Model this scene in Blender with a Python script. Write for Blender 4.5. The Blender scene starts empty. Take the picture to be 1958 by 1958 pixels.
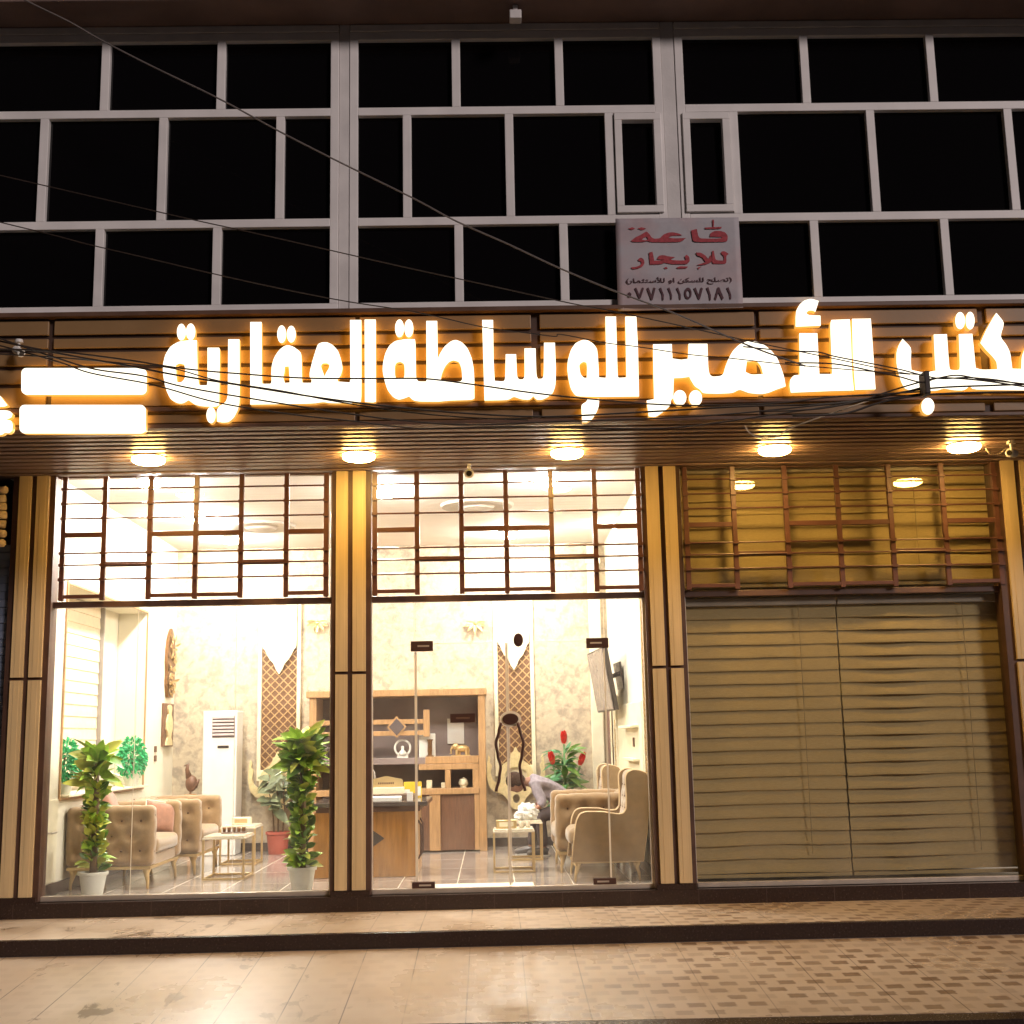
import bpy, math, random
from mathutils import Vector, Matrix, noise
from mathutils.geometry import tessellate_polygon
R = math.radians
SC = bpy.context.scene
COL = SC.collection

# ------------------------------------------------------------------ camera
F, PX = 2450.0, 1958.0
PS, TH, RH = R(1.085), R(10.08), R(-1.13)
CAM = Vector((0, -12.2, 1.4))
fw = Vector((math.sin(PS)*math.cos(TH), math.cos(PS)*math.cos(TH), math.sin(TH)))
rt = Vector((math.cos(PS), -math.sin(PS), 0))
up = rt.cross(fw)
rt, up = math.cos(RH)*rt+math.sin(RH)*up, -math.sin(RH)*rt+math.cos(RH)*up
cam = bpy.data.objects.new('camera', bpy.data.cameras.new('camera'))
COL.objects.link(cam)
m = Matrix((rt, up, -fw)).transposed().to_4x4()
m.translation = CAM
cam.matrix_world = m
cam.data.sensor_width = 36
cam.data.lens = 36*F/PX
cam.data.clip_end = 500
SC.camera = cam

# ------------------------------------------------------------------ world, street light, exposure
w = bpy.data.worlds.new('World'); SC.world = w; w.use_nodes = True
bg = w.node_tree.nodes['Background']
bg.inputs[0].default_value = (0.55, 0.5, 0.55, 1); bg.inputs[1].default_value = 0.012
sun = bpy.data.objects.new('sun', bpy.data.lights.new('sun', 'SUN'))
sun.data.energy = 1.5; sun.data.angle = R(12); sun.data.color = (1.0, 0.85, 0.82)
sun.rotation_euler = Vector((-0.80, 1.0, -0.52)).to_track_quat('-Z', 'Y').to_euler()
COL.objects.link(sun)
SC.view_settings.view_transform = 'Standard'
SC.view_settings.look = 'None'
SC.view_settings.exposure = 0
SC.view_settings.gamma = 1
SC.render.engine = 'CYCLES'
SC.cycles.use_denoising = True
SC.cycles.sample_clamp_indirect = 6
SC.cycles.max_bounces = 10
SC.cycles.transparent_max_bounces = 24

# ------------------------------------------------------------------ helpers
def at(px, py, Y):
    d = fw+rt*(px-979)/F-up*(py-979)/F
    return CAM+d*((Y-CAM.y)/d.y)
def atz(px, py, Z):
    d = fw+rt*(px-979)/F-up*(py-979)/F
    return CAM+d*((Z-CAM.z)/d.z)

MATS = {}
def mat(name, col, rough=0.5, metal=0.0, vary=0.12, vscale=6.0, bump=0.0, bscale=60.0, emit=None, es=0.0, spec=0.5, stretch=None, sheen=0.0, trans=0.0, sss=0.0):
    if name in MATS: return MATS[name]
    mt = bpy.data.materials.new(name); mt.use_nodes = True
    nt = mt.node_tree; N = nt.nodes; L = nt.links
    b = N['Principled BSDF']
    b.inputs['Roughness'].default_value = rough; b.inputs['Metallic'].default_value = metal
    b.inputs['Specular IOR Level'].default_value = spec
    if sheen: b.inputs['Sheen Weight'].default_value = sheen
    if trans: b.inputs['Transmission Weight'].default_value = trans
    if sss:
        b.inputs['Subsurface Weight'].default_value = sss
        b.inputs['Subsurface Radius'].default_value = (0.02, 0.01, 0.006)
    tc = N.new('ShaderNodeTexCoord'); mp = N.new('ShaderNodeMapping')
    L.new(tc.outputs['Object'], mp.inputs[0])
    if stretch: mp.inputs['Scale'].default_value = stretch
    if vary:
        nz = N.new('ShaderNodeTexNoise'); nz.inputs['Scale'].default_value = vscale; nz.inputs['Detail'].default_value = 5
        L.new(mp.outputs[0], nz.inputs[0])
        mr = N.new('ShaderNodeMapRange')
        mr.inputs[1].default_value = 0.3; mr.inputs[2].default_value = 0.7
        mr.inputs[3].default_value = 1-vary; mr.inputs[4].default_value = 1+vary
        L.new(nz.outputs[0], mr.inputs[0])
        vm = N.new('ShaderNodeVectorMath'); vm.operation = 'SCALE'; vm.inputs[0].default_value = col
        L.new(mr.outputs[0], vm.inputs['Scale'])
        L.new(vm.outputs[0], b.inputs['Base Color'])
        r2 = N.new('ShaderNodeMapRange'); r2.inputs[3].default_value = max(0, rough-0.08); r2.inputs[4].default_value = min(1, rough+0.08)
        L.new(nz.outputs[0], r2.inputs[0]); L.new(r2.outputs[0], b.inputs['Roughness'])
    else:
        b.inputs['Base Color'].default_value = (*col, 1)
    if bump:
        n2 = N.new('ShaderNodeTexNoise'); n2.inputs['Scale'].default_value = bscale; n2.inputs['Detail'].default_value = 4
        L.new(mp.outputs[0], n2.inputs[0])
        bp = N.new('ShaderNodeBump'); bp.inputs['Strength'].default_value = bump; bp.inputs['Distance'].default_value = 0.01
        L.new(n2.outputs[0], bp.inputs['Height']); L.new(bp.outputs[0], b.inputs['Normal'])
    if emit:
        b.inputs['Emission Color'].default_value = (*emit, 1); b.inputs['Emission Strength'].default_value = es
    MATS[name] = mt
    return mt

class NG:      # short node-graph writer for the hand-made materials
    def __init__(s, name):
        s.m = bpy.data.materials.new(name); s.m.use_nodes = True; MATS[name] = s.m
        s.N = s.m.node_tree.nodes; s.L = s.m.node_tree.links; s.b = s.N['Principled BSDF']
        s.tc = s.N.new('ShaderNodeTexCoord')
    def put(s, inp, v):
        if hasattr(v, 'default_value') and hasattr(v, 'is_output'): s.L.new(v, inp)
        else: inp.default_value = v
    def math(s, op, a, b=0.0, c=0.0):
        n = s.N.new('ShaderNodeMath'); n.operation = op
        for i, v in enumerate((a, b, c)): s.put(n.inputs[i], v)
        return n.outputs[0]
    def xyz(s):
        n = s.N.new('ShaderNodeSeparateXYZ'); s.L.new(s.tc.outputs['Object'], n.inputs[0]); return n.outputs
    def comb(s, x, y, z=0.0):
        n = s.N.new('ShaderNodeCombineXYZ')
        for i, v in enumerate((x, y, z)): s.put(n.inputs[i], v)
        return n.outputs[0]
    def noise(s, scale, detail=4, vec=None, rough=0.5, dist=0.0):
        n = s.N.new('ShaderNodeTexNoise'); n.inputs['Scale'].default_value = scale; n.inputs['Detail'].default_value = detail
        n.inputs['Roughness'].default_value = rough; n.inputs['Distortion'].default_value = dist
        s.L.new(vec or s.tc.outputs['Object'], n.inputs[0]); return n.outputs[0]
    def white(s, vec):
        n = s.N.new('ShaderNodeTexWhiteNoise'); s.L.new(vec, n.inputs[0]); return n.outputs[0]
    def ramp(s, v, a, b, lo=0.0, hi=1.0):
        n = s.N.new('ShaderNodeMapRange'); s.L.new(v, n.inputs[0])
        for i, q in enumerate((a, b, lo, hi)): n.inputs[i+1].default_value = q
        return n.outputs[0]
    def mix(s, f, a, b):
        n = s.N.new('ShaderNodeMix'); n.data_type = 'RGBA'
        s.put(n.inputs[0], f)
        for i, v in ((6, a), (7, b)):
            if isinstance(v, tuple): n.inputs[i].default_value = (*v, 1)
            else: s.L.new(v, n.inputs[i])
        return n.outputs[2]
    def out(s, col, rough=0.5, bump=None, bs=0.3, bd=0.01):
        s.put(s.b.inputs['Base Color'], col if not isinstance(col, tuple) else (*col, 1)); s.put(s.b.inputs['Roughness'], rough)
        if bump is not None:
            n = s.N.new('ShaderNodeBump'); n.inputs['Strength'].default_value = bs; n.inputs['Distance'].default_value = bd
            s.L.new(bump, n.inputs['Height']); s.L.new(n.outputs[0], s.b.inputs['Normal'])
        return s.m

class MB:      # mesh builder
    def __init__(s): s.v = []; s.f = []; s.mi = []
    def add(s, vs, fs, mi=0):
        k = len(s.v); s.v += [tuple(p) for p in vs]; s.f += [tuple(i+k for i in q) for q in fs]; s.mi += [mi]*len(fs)
        return s
    def box(s, x0, x1, y0, y1, z0, z1, mi=0):
        if x0 > x1: x0, x1 = x1, x0
        if y0 > y1: y0, y1 = y1, y0
        if z0 > z1: z0, z1 = z1, z0
        return s.add([(x0,y0,z0),(x1,y0,z0),(x1,y1,z0),(x0,y1,z0),(x0,y0,z1),(x1,y0,z1),(x1,y1,z1),(x0,y1,z1)],
              [(0,3,2,1),(4,5,6,7),(0,1,5,4),(1,2,6,5),(2,3,7,6),(3,0,4,7)], mi)
    def bar(s, p0, p1, w, d, mi=0):       # square bar from p0 to p1
        p0, p1 = Vector(p0), Vector(p1); t = (p1-p0).normalized()
        a = Vector((0, 1, 0)) if abs(t.y) < 0.9 else Vector((1, 0, 0))
        b = t.cross(a).normalized(); a = b.cross(t)
        vs = [p+a*(i*d/2)+b*(j*w/2) for p in (p0, p1) for i, j in ((-1,-1),(1,-1),(1,1),(-1,1))]
        return s.add(vs, [(0,1,2,3),(7,6,5,4),(0,4,5,1),(1,5,6,2),(2,6,7,3),(3,7,4,0)], mi)
    def tube(s, pts, r, n=8, mi=0):
        pts = [Vector(p) for p in pts]; rr = r if isinstance(r, (list, tuple)) else [r]*len(pts)
        vs = []; a = None
        for i, p in enumerate(pts):
            t = (pts[min(i+1, len(pts)-1)]-pts[max(i-1, 0)]).normalized()
            if a is None: a = t.orthogonal().normalized()
            a = (a-t*a.dot(t)).normalized(); b = t.cross(a)
            vs += [p+(a*math.cos(2*math.pi*k/n)+b*math.sin(2*math.pi*k/n))*rr[i] for k in range(n)]
        fs = [(i*n+k, i*n+(k+1) % n, (i+1)*n+(k+1) % n, (i+1)*n+k) for i in range(len(pts)-1) for k in range(n)]
        fs += [tuple(range(n-1, -1, -1)), tuple(range((len(pts)-1)*n, len(pts)*n))]
        return s.add(vs, fs, mi)
    def lathe(s, c, prof, n=24, mi=0):
        c = Vector(c); k = len(prof)
        vs = [c+Vector((r*math.cos(2*math.pi*j/n), r*math.sin(2*math.pi*j/n), z)) for r, z in prof for j in range(n)]
        fs = [(i*n+j, i*n+(j+1) % n, (i+1)*n+(j+1) % n, (i+1)*n+j) for i in range(k-1) for j in range(n)]
        fs += [tuple(range(n-1, -1, -1)), tuple(range((k-1)*n, k*n))]
        return s.add(vs, fs, mi)
    def ball(s, c, r, n=12, mi=0, sx=1, sy=1, sz=1, rough=0.0, seed=0):
        c = Vector(c); vs = []; fs = []
        for i in range(n+1):
            th = math.pi*i/n
            for j in range(2*n):
                p = Vector((math.sin(th)*math.cos(math.pi*j/n), math.sin(th)*math.sin(math.pi*j/n), math.cos(th)))
                q = 1+(rough*noise.noise(p*2.3+Vector((seed, 0, 0))) if rough else 0)
                vs.append(c+Vector((p.x*r*sx*q, p.y*r*sy*q, p.z*r*sz*q)))
        for i in range(n):
            for j in range(2*n):
                fs.append((i*2*n+j, (i+1)*2*n+j, (i+1)*2*n+(j+1) % (2*n), i*2*n+(j+1) % (2*n)))
        return s.add(vs, fs, mi)
    def prism(s, loops, y0, y1, to3=None, mi=0, ms=None, mbk=None):     # loops in (x,z); front at y0, back at y1
        if to3 is None: to3 = lambda x, z, y: (x, y, z)
        ms = mi if ms is None else ms
        L = []
        for lp in loops:
            q = []
            for p in lp:
                if not q or (abs(p[0]-q[-1][0])+abs(p[1]-q[-1][1]) > 1e-6): q.append(p)
            L.append(q)
        tris = tessellate_polygon([[Vector((x, z, 0)) for x, z in lp] for lp in L])
        flat = [p for lp in L for p in lp]; n = len(flat)
        vs = [to3(x, z, y0) for x, z in flat]+[to3(x, z, y1) for x, z in flat]
        s.add(vs, [tuple(t) for t in tris], mi); s.add(vs, [tuple(i+n for i in reversed(t)) for t in tris], mi if mbk is None else mbk); sf = []; k = 0
        for lp in L:
            m_ = len(lp)
            for i in range(m_): sf.append((k+i, k+(i+1) % m_, k+(i+1) % m_+n, k+i+n))
            k += m_
        return s.add(vs, sf, ms)
    def leaf(s, base, d, nrm, ln, wd, droop=0.25, mi=0, fold=0.18):
        base, d, nrm = Vector(base), Vector(d).normalized(), Vector(nrm)
        side = d.cross(nrm).normalized(); nrm = side.cross(d).normalized()
        vs = []; prof = [(0, .06), (.18, .62), (.42, 1), (.68, .78), (.88, .36), (1, .03)]
        for t, ww in prof:
            c = base+d*ln*t-Vector((0, 0, 1))*droop*ln*t*t
            h = nrm*fold*wd*ww
            vs += [c-side*wd*ww/2+h, c, c+side*wd*ww/2+h]
        fs = []
        for i in range(len(prof)-1):
            a = i*3; fs += [(a, a+1, a+4, a+3), (a+1, a+2, a+5, a+4)]
        return s.add(vs, fs, mi)
    def build(s, name, mats, parent=None, bev=0.0, smooth=False, solid=0.0, auto=False):
        me = bpy.data.meshes.new(name)
        me.from_pydata(s.v, [], s.f)
        mats = mats if isinstance(mats, (list, tuple)) else [mats]
        for q in mats: me.materials.append(q)
        if len(mats) > 1: me.polygons.foreach_set('material_index', s.mi)
        if smooth: me.polygons.foreach_set('use_smooth', [True]*len(s.f))
        me.validate()
        import bmesh
        bm = bmesh.new(); bm.from_mesh(me)
        bmesh.ops.recalc_face_normals(bm, faces=bm.faces); bm.to_mesh(me); bm.free()
        o = bpy.data.objects.new(name, me); COL.objects.link(o)
        if solid:
            q = o.modifiers.new('solid', 'SOLIDIFY'); q.thickness = solid
        if bev:
            q = o.modifiers.new('bevel', 'BEVEL'); q.width = bev; q.segments = 2; q.limit_method = 'ANGLE'; q.angle_limit = R(40)
        if auto:
            me.polygons.foreach_set('use_smooth', [True]*len(me.polygons))
            me.set_sharp_from_angle(angle=R(35))
        if parent is not None:
            o.parent = parent
            if parent.type == 'EMPTY': o.matrix_parent_inverse = Matrix.Translation(-Vector(parent.location))
        return o

def tag(o, label=None, cat=None, group=None, kind=None):
    if label: o['label'] = label
    if cat: o['category'] = cat
    if group: o['group'] = group
    if kind: o['kind'] = kind
    return o
def thing(name, label, cat, loc=(0, 0, 0), group=None):
    o = bpy.data.objects.new(name, None); o.location = loc; o.empty_display_size = 0.2; COL.objects.link(o)
    return tag(o, label, cat, group)
def struct(mb, name, m_, **k): return tag(mb.build(name, m_, **k), kind='structure')
def copy_tree(o, parent=None):
    c = o.copy(); COL.objects.link(c)
    if parent is not None: c.parent = parent
    for ch in list(o.children): copy_tree(ch, c)
    return c

def rbox(sx, sy, sz, r, n=10, dim=(), c=(0, 0, 0), puff=0.0):
    """rounded box with tufting dimples: dim = [(point, radius, depth)] in local coordinates"""
    mb = MB(); c = Vector(c); hx, hy, hz = sx/2, sy/2, sz/2
    ns = [max(3, int(n*q/max(sx, sy, sz))+2) for q in (sx, sy, sz)]
    H = (hx, hy, hz)
    for ax in range(3):
        a, b = (ax+1) % 3, (ax+2) % 3
        for sg in (-1, 1):
            na, nb = ns[a], ns[b]; vs = []
            for i in range(na+1):
                for j in range(nb+1):
                    p = [0, 0, 0]; p[ax] = sg*H[ax]
                    p[a] = (-1+2*i/na)*H[a]; p[b] = (-1+2*j/nb)*H[b]
                    q = Vector([max(-H[k]+r, min(H[k]-r, p[k])) for k in range(3)])
                    d = Vector(p)-q
                    nn = d.normalized() if d.length > 1e-9 else Vector([sg if k == ax else 0 for k in range(3)])
                    P = q+nn*r
                    if puff:
                        k_ = 1
                        for e in range(3):
                            if e != ax: k_ *= max(0, 1-(p[e]/H[e])**2)
                        P += nn*puff*k_
                    for (dp, rad, dep) in dim:
                        l = (P-Vector(dp)).length
                        if l < rad*3: P -= nn*dep*math.exp(-(l/rad)**2)
                    vs.append(c+P)
            fs = []
            for i in range(na):
                for j in range(nb):
                    q = (i*(nb+1)+j, (i+1)*(nb+1)+j, (i+1)*(nb+1)+j+1, i*(nb+1)+j+1)
                    fs.append(q if sg > 0 else q[::-1])
            mb.add(vs, fs)
    return mb
def weld(o, d=0.0008):
    q = o.modifiers.new('weld', 'WELD'); q.merge_threshold = d
    return o

def txt(body, size):
    cu = bpy.data.curves.new('txt', 'FONT'); cu.body = body; cu.size = size; cu.align_x = 'CENTER'; cu.extrude = .001; cu.offset = size*.012
    o = bpy.data.objects.new('txt', cu); COL.objects.link(o)
    dg = bpy.context.evaluated_depsgraph_get(); me = bpy.data.meshes.new_from_object(o.evaluated_get(dg))
    bpy.data.objects.remove(o)
    vs = [v.co.copy() for v in me.vertices]; fs = [tuple(p.vertices) for p in me.polygons]
    return vs, fs
LINE = '('+''.join(reversed('\uFE97\uFEBC\uFEE0\uFEA2 \uFEDF\uFEE0\uFEB4\uFEDC\uFEE6 \uFE8D\uFEED \uFEDF\uFEF8\uFEB3\uFE98\uFE9C\uFEE4\uFE8E\uFEAD'))+')'
GLYPH = {LINE: txt(LINE, .1)}
# ------------------------------------------------------------------ materials
M_frame = mat('white_painted_metal', (0.82, 0.79, 0.77), 0.45, vary=0.07, vscale=3, bump=0.05)
M_plaster = mat('white_plaster', (0.74, 0.71, 0.69), 0.8, vary=0.1, vscale=4, bump=0.2, bscale=40)
M_black = mat('black_window_glass', (0.004, 0.0035, 0.004), 0.06, vary=0.0, spec=0.3)
M_slab = mat('dark_overhang_paint', (0.20, 0.135, 0.115), 0.8, vary=0.25, vscale=1.5, bump=0.2)
M_clad = mat('beige_cladding', (0.27, 0.165, 0.075), 0.45, vary=0.08, vscale=2.5, bump=0.06, bscale=25)
M_pill = mat('cream_fluted_board', (0.60, 0.45, 0.24), 0.42, vary=0.07, vscale=3, bump=0.05, stretch=(6, 6, 0.6))
M_groove = mat('dark_groove', (0.055, 0.028, 0.018), 0.6, vary=0.2)
M_brown = mat('brown_trim', (0.13, 0.07, 0.045), 0.45, vary=0.2, vscale=8, bump=0.08)
M_slat = mat('brown_soffit_slat', (0.22, 0.145, 0.115), 0.4, vary=0.2, vscale=5, bump=0.08, stretch=(0.6, 6, 6))
M_slatdk = mat('soffit_recess', (0.06, 0.032, 0.022), 0.6, vary=0.15)
M_grille = mat('maroon_painted_steel', (0.11, 0.046, 0.032), 0.4, vary=0.15, vscale=14, bump=0.05)
M_alu = mat('pale_aluminium', (0.62, 0.55, 0.47), 0.35, metal=0.6, vary=0.08, vscale=9)
M_sill = mat('dark_granite', (0.032, 0.018, 0.014), 0.25, vary=0.35, vscale=60)
M_steel = mat('dark_fitting_metal', (0.09, 0.045, 0.035), 0.35, metal=0.4, vary=0.1)
M_face = mat('lit_letter_face', (0.9, 0.88, 0.8), 0.4, vary=0.0, emit=(1.0, 0.93, 0.72), es=1.75)
M_side = mat('lit_letter_side', (0.8, 0.55, 0.2), 0.4, vary=0.0, emit=(1.0, 0.50, 0.09), es=0.75)
M_glow = mat('letter_back_glow', (0.8, 0.5, 0.2), 0.4, vary=0.0, emit=(1.0, 0.54, 0.09), es=5.5)
M_lamp = mat('lamp_opal', (0.9, 0.9, 0.85), 0.4, vary=0.0, emit=(1.0, 0.60, 0.17), es=120.0)
M_room = mat('ceiling_lamp_glass', (0.9, 0.9, 0.9), 0.4, vary=0.0, emit=(1.0, 0.94, 0.87), es=950.0)
M_white = mat('white_plastic', (0.78, 0.76, 0.72), 0.4, vary=0.05)
M_velvet = mat('tan_velvet', (0.27, 0.165, 0.072), 0.75, vary=0.12, vscale=18, bump=0.06, bscale=150, sheen=0.5)
M_velvet2 = mat('sand_velvet', (0.265, 0.168, 0.078), 0.75, vary=0.10, vscale=16, bump=0.06, bscale=150, sheen=0.5)
M_button = mat('dark_tuft_button', (0.10, 0.05, 0.025), 0.7, vary=0.1)
M_gold = mat('brass', (0.68, 0.50, 0.25), 0.38, metal=0.65, vary=0.03, vscale=4)
M_goldp = mat('cream_gold_paint', (0.75, 0.62, 0.34), 0.4, metal=0.15, vary=0.12, vscale=25)
M_cream = mat('cream_moulding', (0.80, 0.73, 0.54), 0.5, vary=0.06)
M_wood = mat('light_walnut', (0.43, 0.25, 0.115), 0.4, vary=0.2, vscale=7, bump=0.05, stretch=(5, 5, 0.7))
M_wood2 = mat('honey_oak', (0.36, 0.17, 0.045), 0.35, vary=0.22, vscale=6, bump=0.05, stretch=(5, 5, 0.6))
M_door = mat('brown_door', (0.15, 0.07, 0.038), 0.45, vary=0.2, vscale=8, stretch=(6, 6, 0.7))
M_mauve = mat('mauve_grey_panel', (0.24, 0.185, 0.175), 0.45, vary=0.12, vscale=5)
M_dark = mat('near_black', (0.03, 0.022, 0.02), 0.4, vary=0.15)
M_latbk = mat('lattice_backing', (0.16, 0.075, 0.035), 0.6, vary=0.15)
M_leaf = mat('bright_leaf', (0.25, 0.40, 0.035), 0.4, vary=0.45, vscale=9, trans=0.0)
M_leaf2 = mat('deep_leaf', (0.09, 0.19, 0.025), 0.4, vary=0.4, vscale=9)
M_leaf3 = mat('yellow_green_leaf', (0.48, 0.50, 0.07), 0.4, vary=0.3, vscale=9)
M_leaf4 = mat('grey_green_leaf', (0.17, 0.20, 0.11), 0.5, vary=0.35, vscale=9)
M_moss = mat('plastic_green', (0.05, 0.45, 0.18), 0.5, vary=0.45, vscale=30)
M_red = mat('red_flower', (0.62, 0.02, 0.012), 0.5, vary=0.3, vscale=30)
M_pot = mat('white_pot', (0.70, 0.70, 0.62), 0.45, vary=0.06)
M_terra = mat('red_plastic_pot', (0.36, 0.075, 0.05), 0.5, vary=0.1)
M_stem = mat('plant_stem', (0.16, 0.10, 0.05), 0.7, vary=0.2)
M_wall = mat('cream_wall_paint', (0.78, 0.72, 0.58), 0.75, vary=0.04, vscale=3, bump=0.06, bscale=120)
M_ceil = mat('ceiling_paint', (0.86, 0.79, 0.75), 0.8, vary=0.04, vscale=2)
M_skin = mat('skin', (0.25, 0.115, 0.07), 0.5, vary=0.08, sss=0.1)
M_hair = mat('dark_hair', (0.030, 0.012, 0.006), 0.7, vary=0.25, vscale=60, bump=0.3, bscale=200, spec=0.15)
M_shirt = mat('lilac_grey_shirt', (0.25, 0.215, 0.25), 0.8, vary=0.22, vscale=22, bump=1.0, bscale=13, stretch=(1.6, 1.0, .8))
M_trous = mat('dark_trousers', (0.075, 0.055, 0.06), 0.85, vary=0.2, vscale=14, bump=0.15, bscale=20)
M_shoe = mat('grey_shoe', (0.10, 0.09, 0.09), 0.35, vary=0.15)
M_sole = mat('pale_sole', (0.6, 0.58, 0.55), 0.6)
M_tissue = mat('white_tissue', (0.82, 0.82, 0.80), 0.8, vary=0.05, bump=0.3, bscale=30)
M_paper = mat('white_paper', (0.80, 0.78, 0.74), 0.7, vary=0.04)
M_pink = mat('brown_cushion', (0.30, 0.14, 0.085), 0.8, vary=0.15, vscale=20, sheen=0.4)
M_bronze = mat('bronze', (0.20, 0.10, 0.04), 0.35, metal=0.6, vary=0.3, vscale=40)
M_pewter = mat('pewter', (0.34, 0.30, 0.27), 0.35, metal=0.7, vary=0.3, vscale=40)
M_yellow = mat('yellow_card', (0.72, 0.48, 0.03), 0.5, vary=0.06)
M_cable = mat('black_cable', (0.035, 0.022, 0.016), 0.6, vary=0.2)
M_cableg = mat('grey_cable', (0.17, 0.145, 0.135), 0.6, vary=0.15)
M_cablew = mat('pale_cable', (0.55, 0.45, 0.33), 0.6, vary=0.15)
M_tvface = mat('screen_glass', (0.24, 0.20, 0.18), 0.18, vary=0.06)
M_shut = mat('blue_grey_shutter', (0.16, 0.19, 0.26), 0.45, vary=0.1)
M_awn = mat('cream_ruffle', (0.55, 0.42, 0.26), 0.8, vary=0.15)
M_red2 = mat('faded_red_paint', (0.40, 0.06, 0.075), 0.8, vary=0.3, vscale=40)
M_ink = mat('dark_ink', (0.10, 0.045, 0.055), 0.8, vary=0.3, vscale=40)
M_mat = mat('cream_doormat', (0.80, 0.72, 0.55), 0.9, vary=0.06, bump=0.3, bscale=200)
M_black2 = mat('tuner_black', (0.03, 0.02, 0.02), 0.3, vary=0.1)

def glass_mat(name, tint, f0, rough=0.0):
    g = NG(name); N, L = g.N, g.L
    N.remove(g.b)
    tr = N.new('ShaderNodeBsdfTransparent'); tr.inputs[0].default_value = (*tint, 1)
    gl = N.new('ShaderNodeBsdfGlossy'); gl.inputs['Roughness'].default_value = rough
    lw = N.new('ShaderNodeLayerWeight'); lw.inputs[0].default_value = 0.5
    p = g.math('POWER', lw.outputs['Facing'], 5.0)
    f_ = g.math('MULTIPLY_ADD', p, 1-f0, f0)
    mx = N.new('ShaderNodeMixShader')
    L.new(f_, mx.inputs[0]); L.new(tr.outputs[0], mx.inputs[1]); L.new(gl.outputs[0], mx.inputs[2])
    L.new(mx.outputs[0], N['Material Output'].inputs['Surface'])
    return g.m
M_glass = glass_mat('clear_glass', (0.97, 0.985, 0.975), 0.035)
def dusty():
    m_ = M_glass.copy(); m_.name = 'dusty_glass'; nt = m_.node_tree; N, L = nt.nodes, nt.links
    out = next(n for n in N if n.type == 'OUTPUT_MATERIAL'); src = out.inputs['Surface'].links[0].from_socket
    tc = N.new('ShaderNodeTexCoord'); sp = N.new('ShaderNodeSeparateXYZ'); L.new(tc.outputs['Object'], sp.inputs[0])
    nz = N.new('ShaderNodeTexNoise'); nz.inputs['Scale'].default_value = 2.6; nz.inputs['Detail'].default_value = 8; nz.inputs['Roughness'].default_value = .65; L.new(tc.outputs['Object'], nz.inputs[0])
    a_ = N.new('ShaderNodeMapRange'); a_.inputs[1].default_value = .35; a_.inputs[2].default_value = .8; a_.inputs[3].default_value = .004; a_.inputs[4].default_value = .07; L.new(nz.outputs[0], a_.inputs[0])
    h_ = N.new('ShaderNodeMapRange'); h_.inputs[1].default_value = .05; h_.inputs[2].default_value = .75; h_.inputs[3].default_value = 2.2; h_.inputs[4].default_value = .6; L.new(sp.outputs[2], h_.inputs[0])
    mu = N.new('ShaderNodeMath'); mu.operation = 'MULTIPLY'; L.new(a_.outputs[0], mu.inputs[0]); L.new(h_.outputs[0], mu.inputs[1])
    df = N.new('ShaderNodeBsdfDiffuse'); df.inputs[0].default_value = (.75, .70, .62, 1)
    tl = N.new('ShaderNodeBsdfTranslucent'); tl.inputs[0].default_value = (.75, .70, .62, 1)
    ad = N.new('ShaderNodeMixShader'); L.new(df.outputs[0], ad.inputs[1]); L.new(tl.outputs[0], ad.inputs[2])
    mx = N.new('ShaderNodeMixShader'); L.new(mu.outputs[0], mx.inputs[0]); L.new(src, mx.inputs[1]); L.new(ad.outputs[0], mx.inputs[2])
    L.new(mx.outputs[0], out.inputs['Surface']); return m_
M_dusty = dusty()
M_edge = mat('glass_edge', (0.78, 0.72, 0.58), 0.3, vary=0.05)

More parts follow.
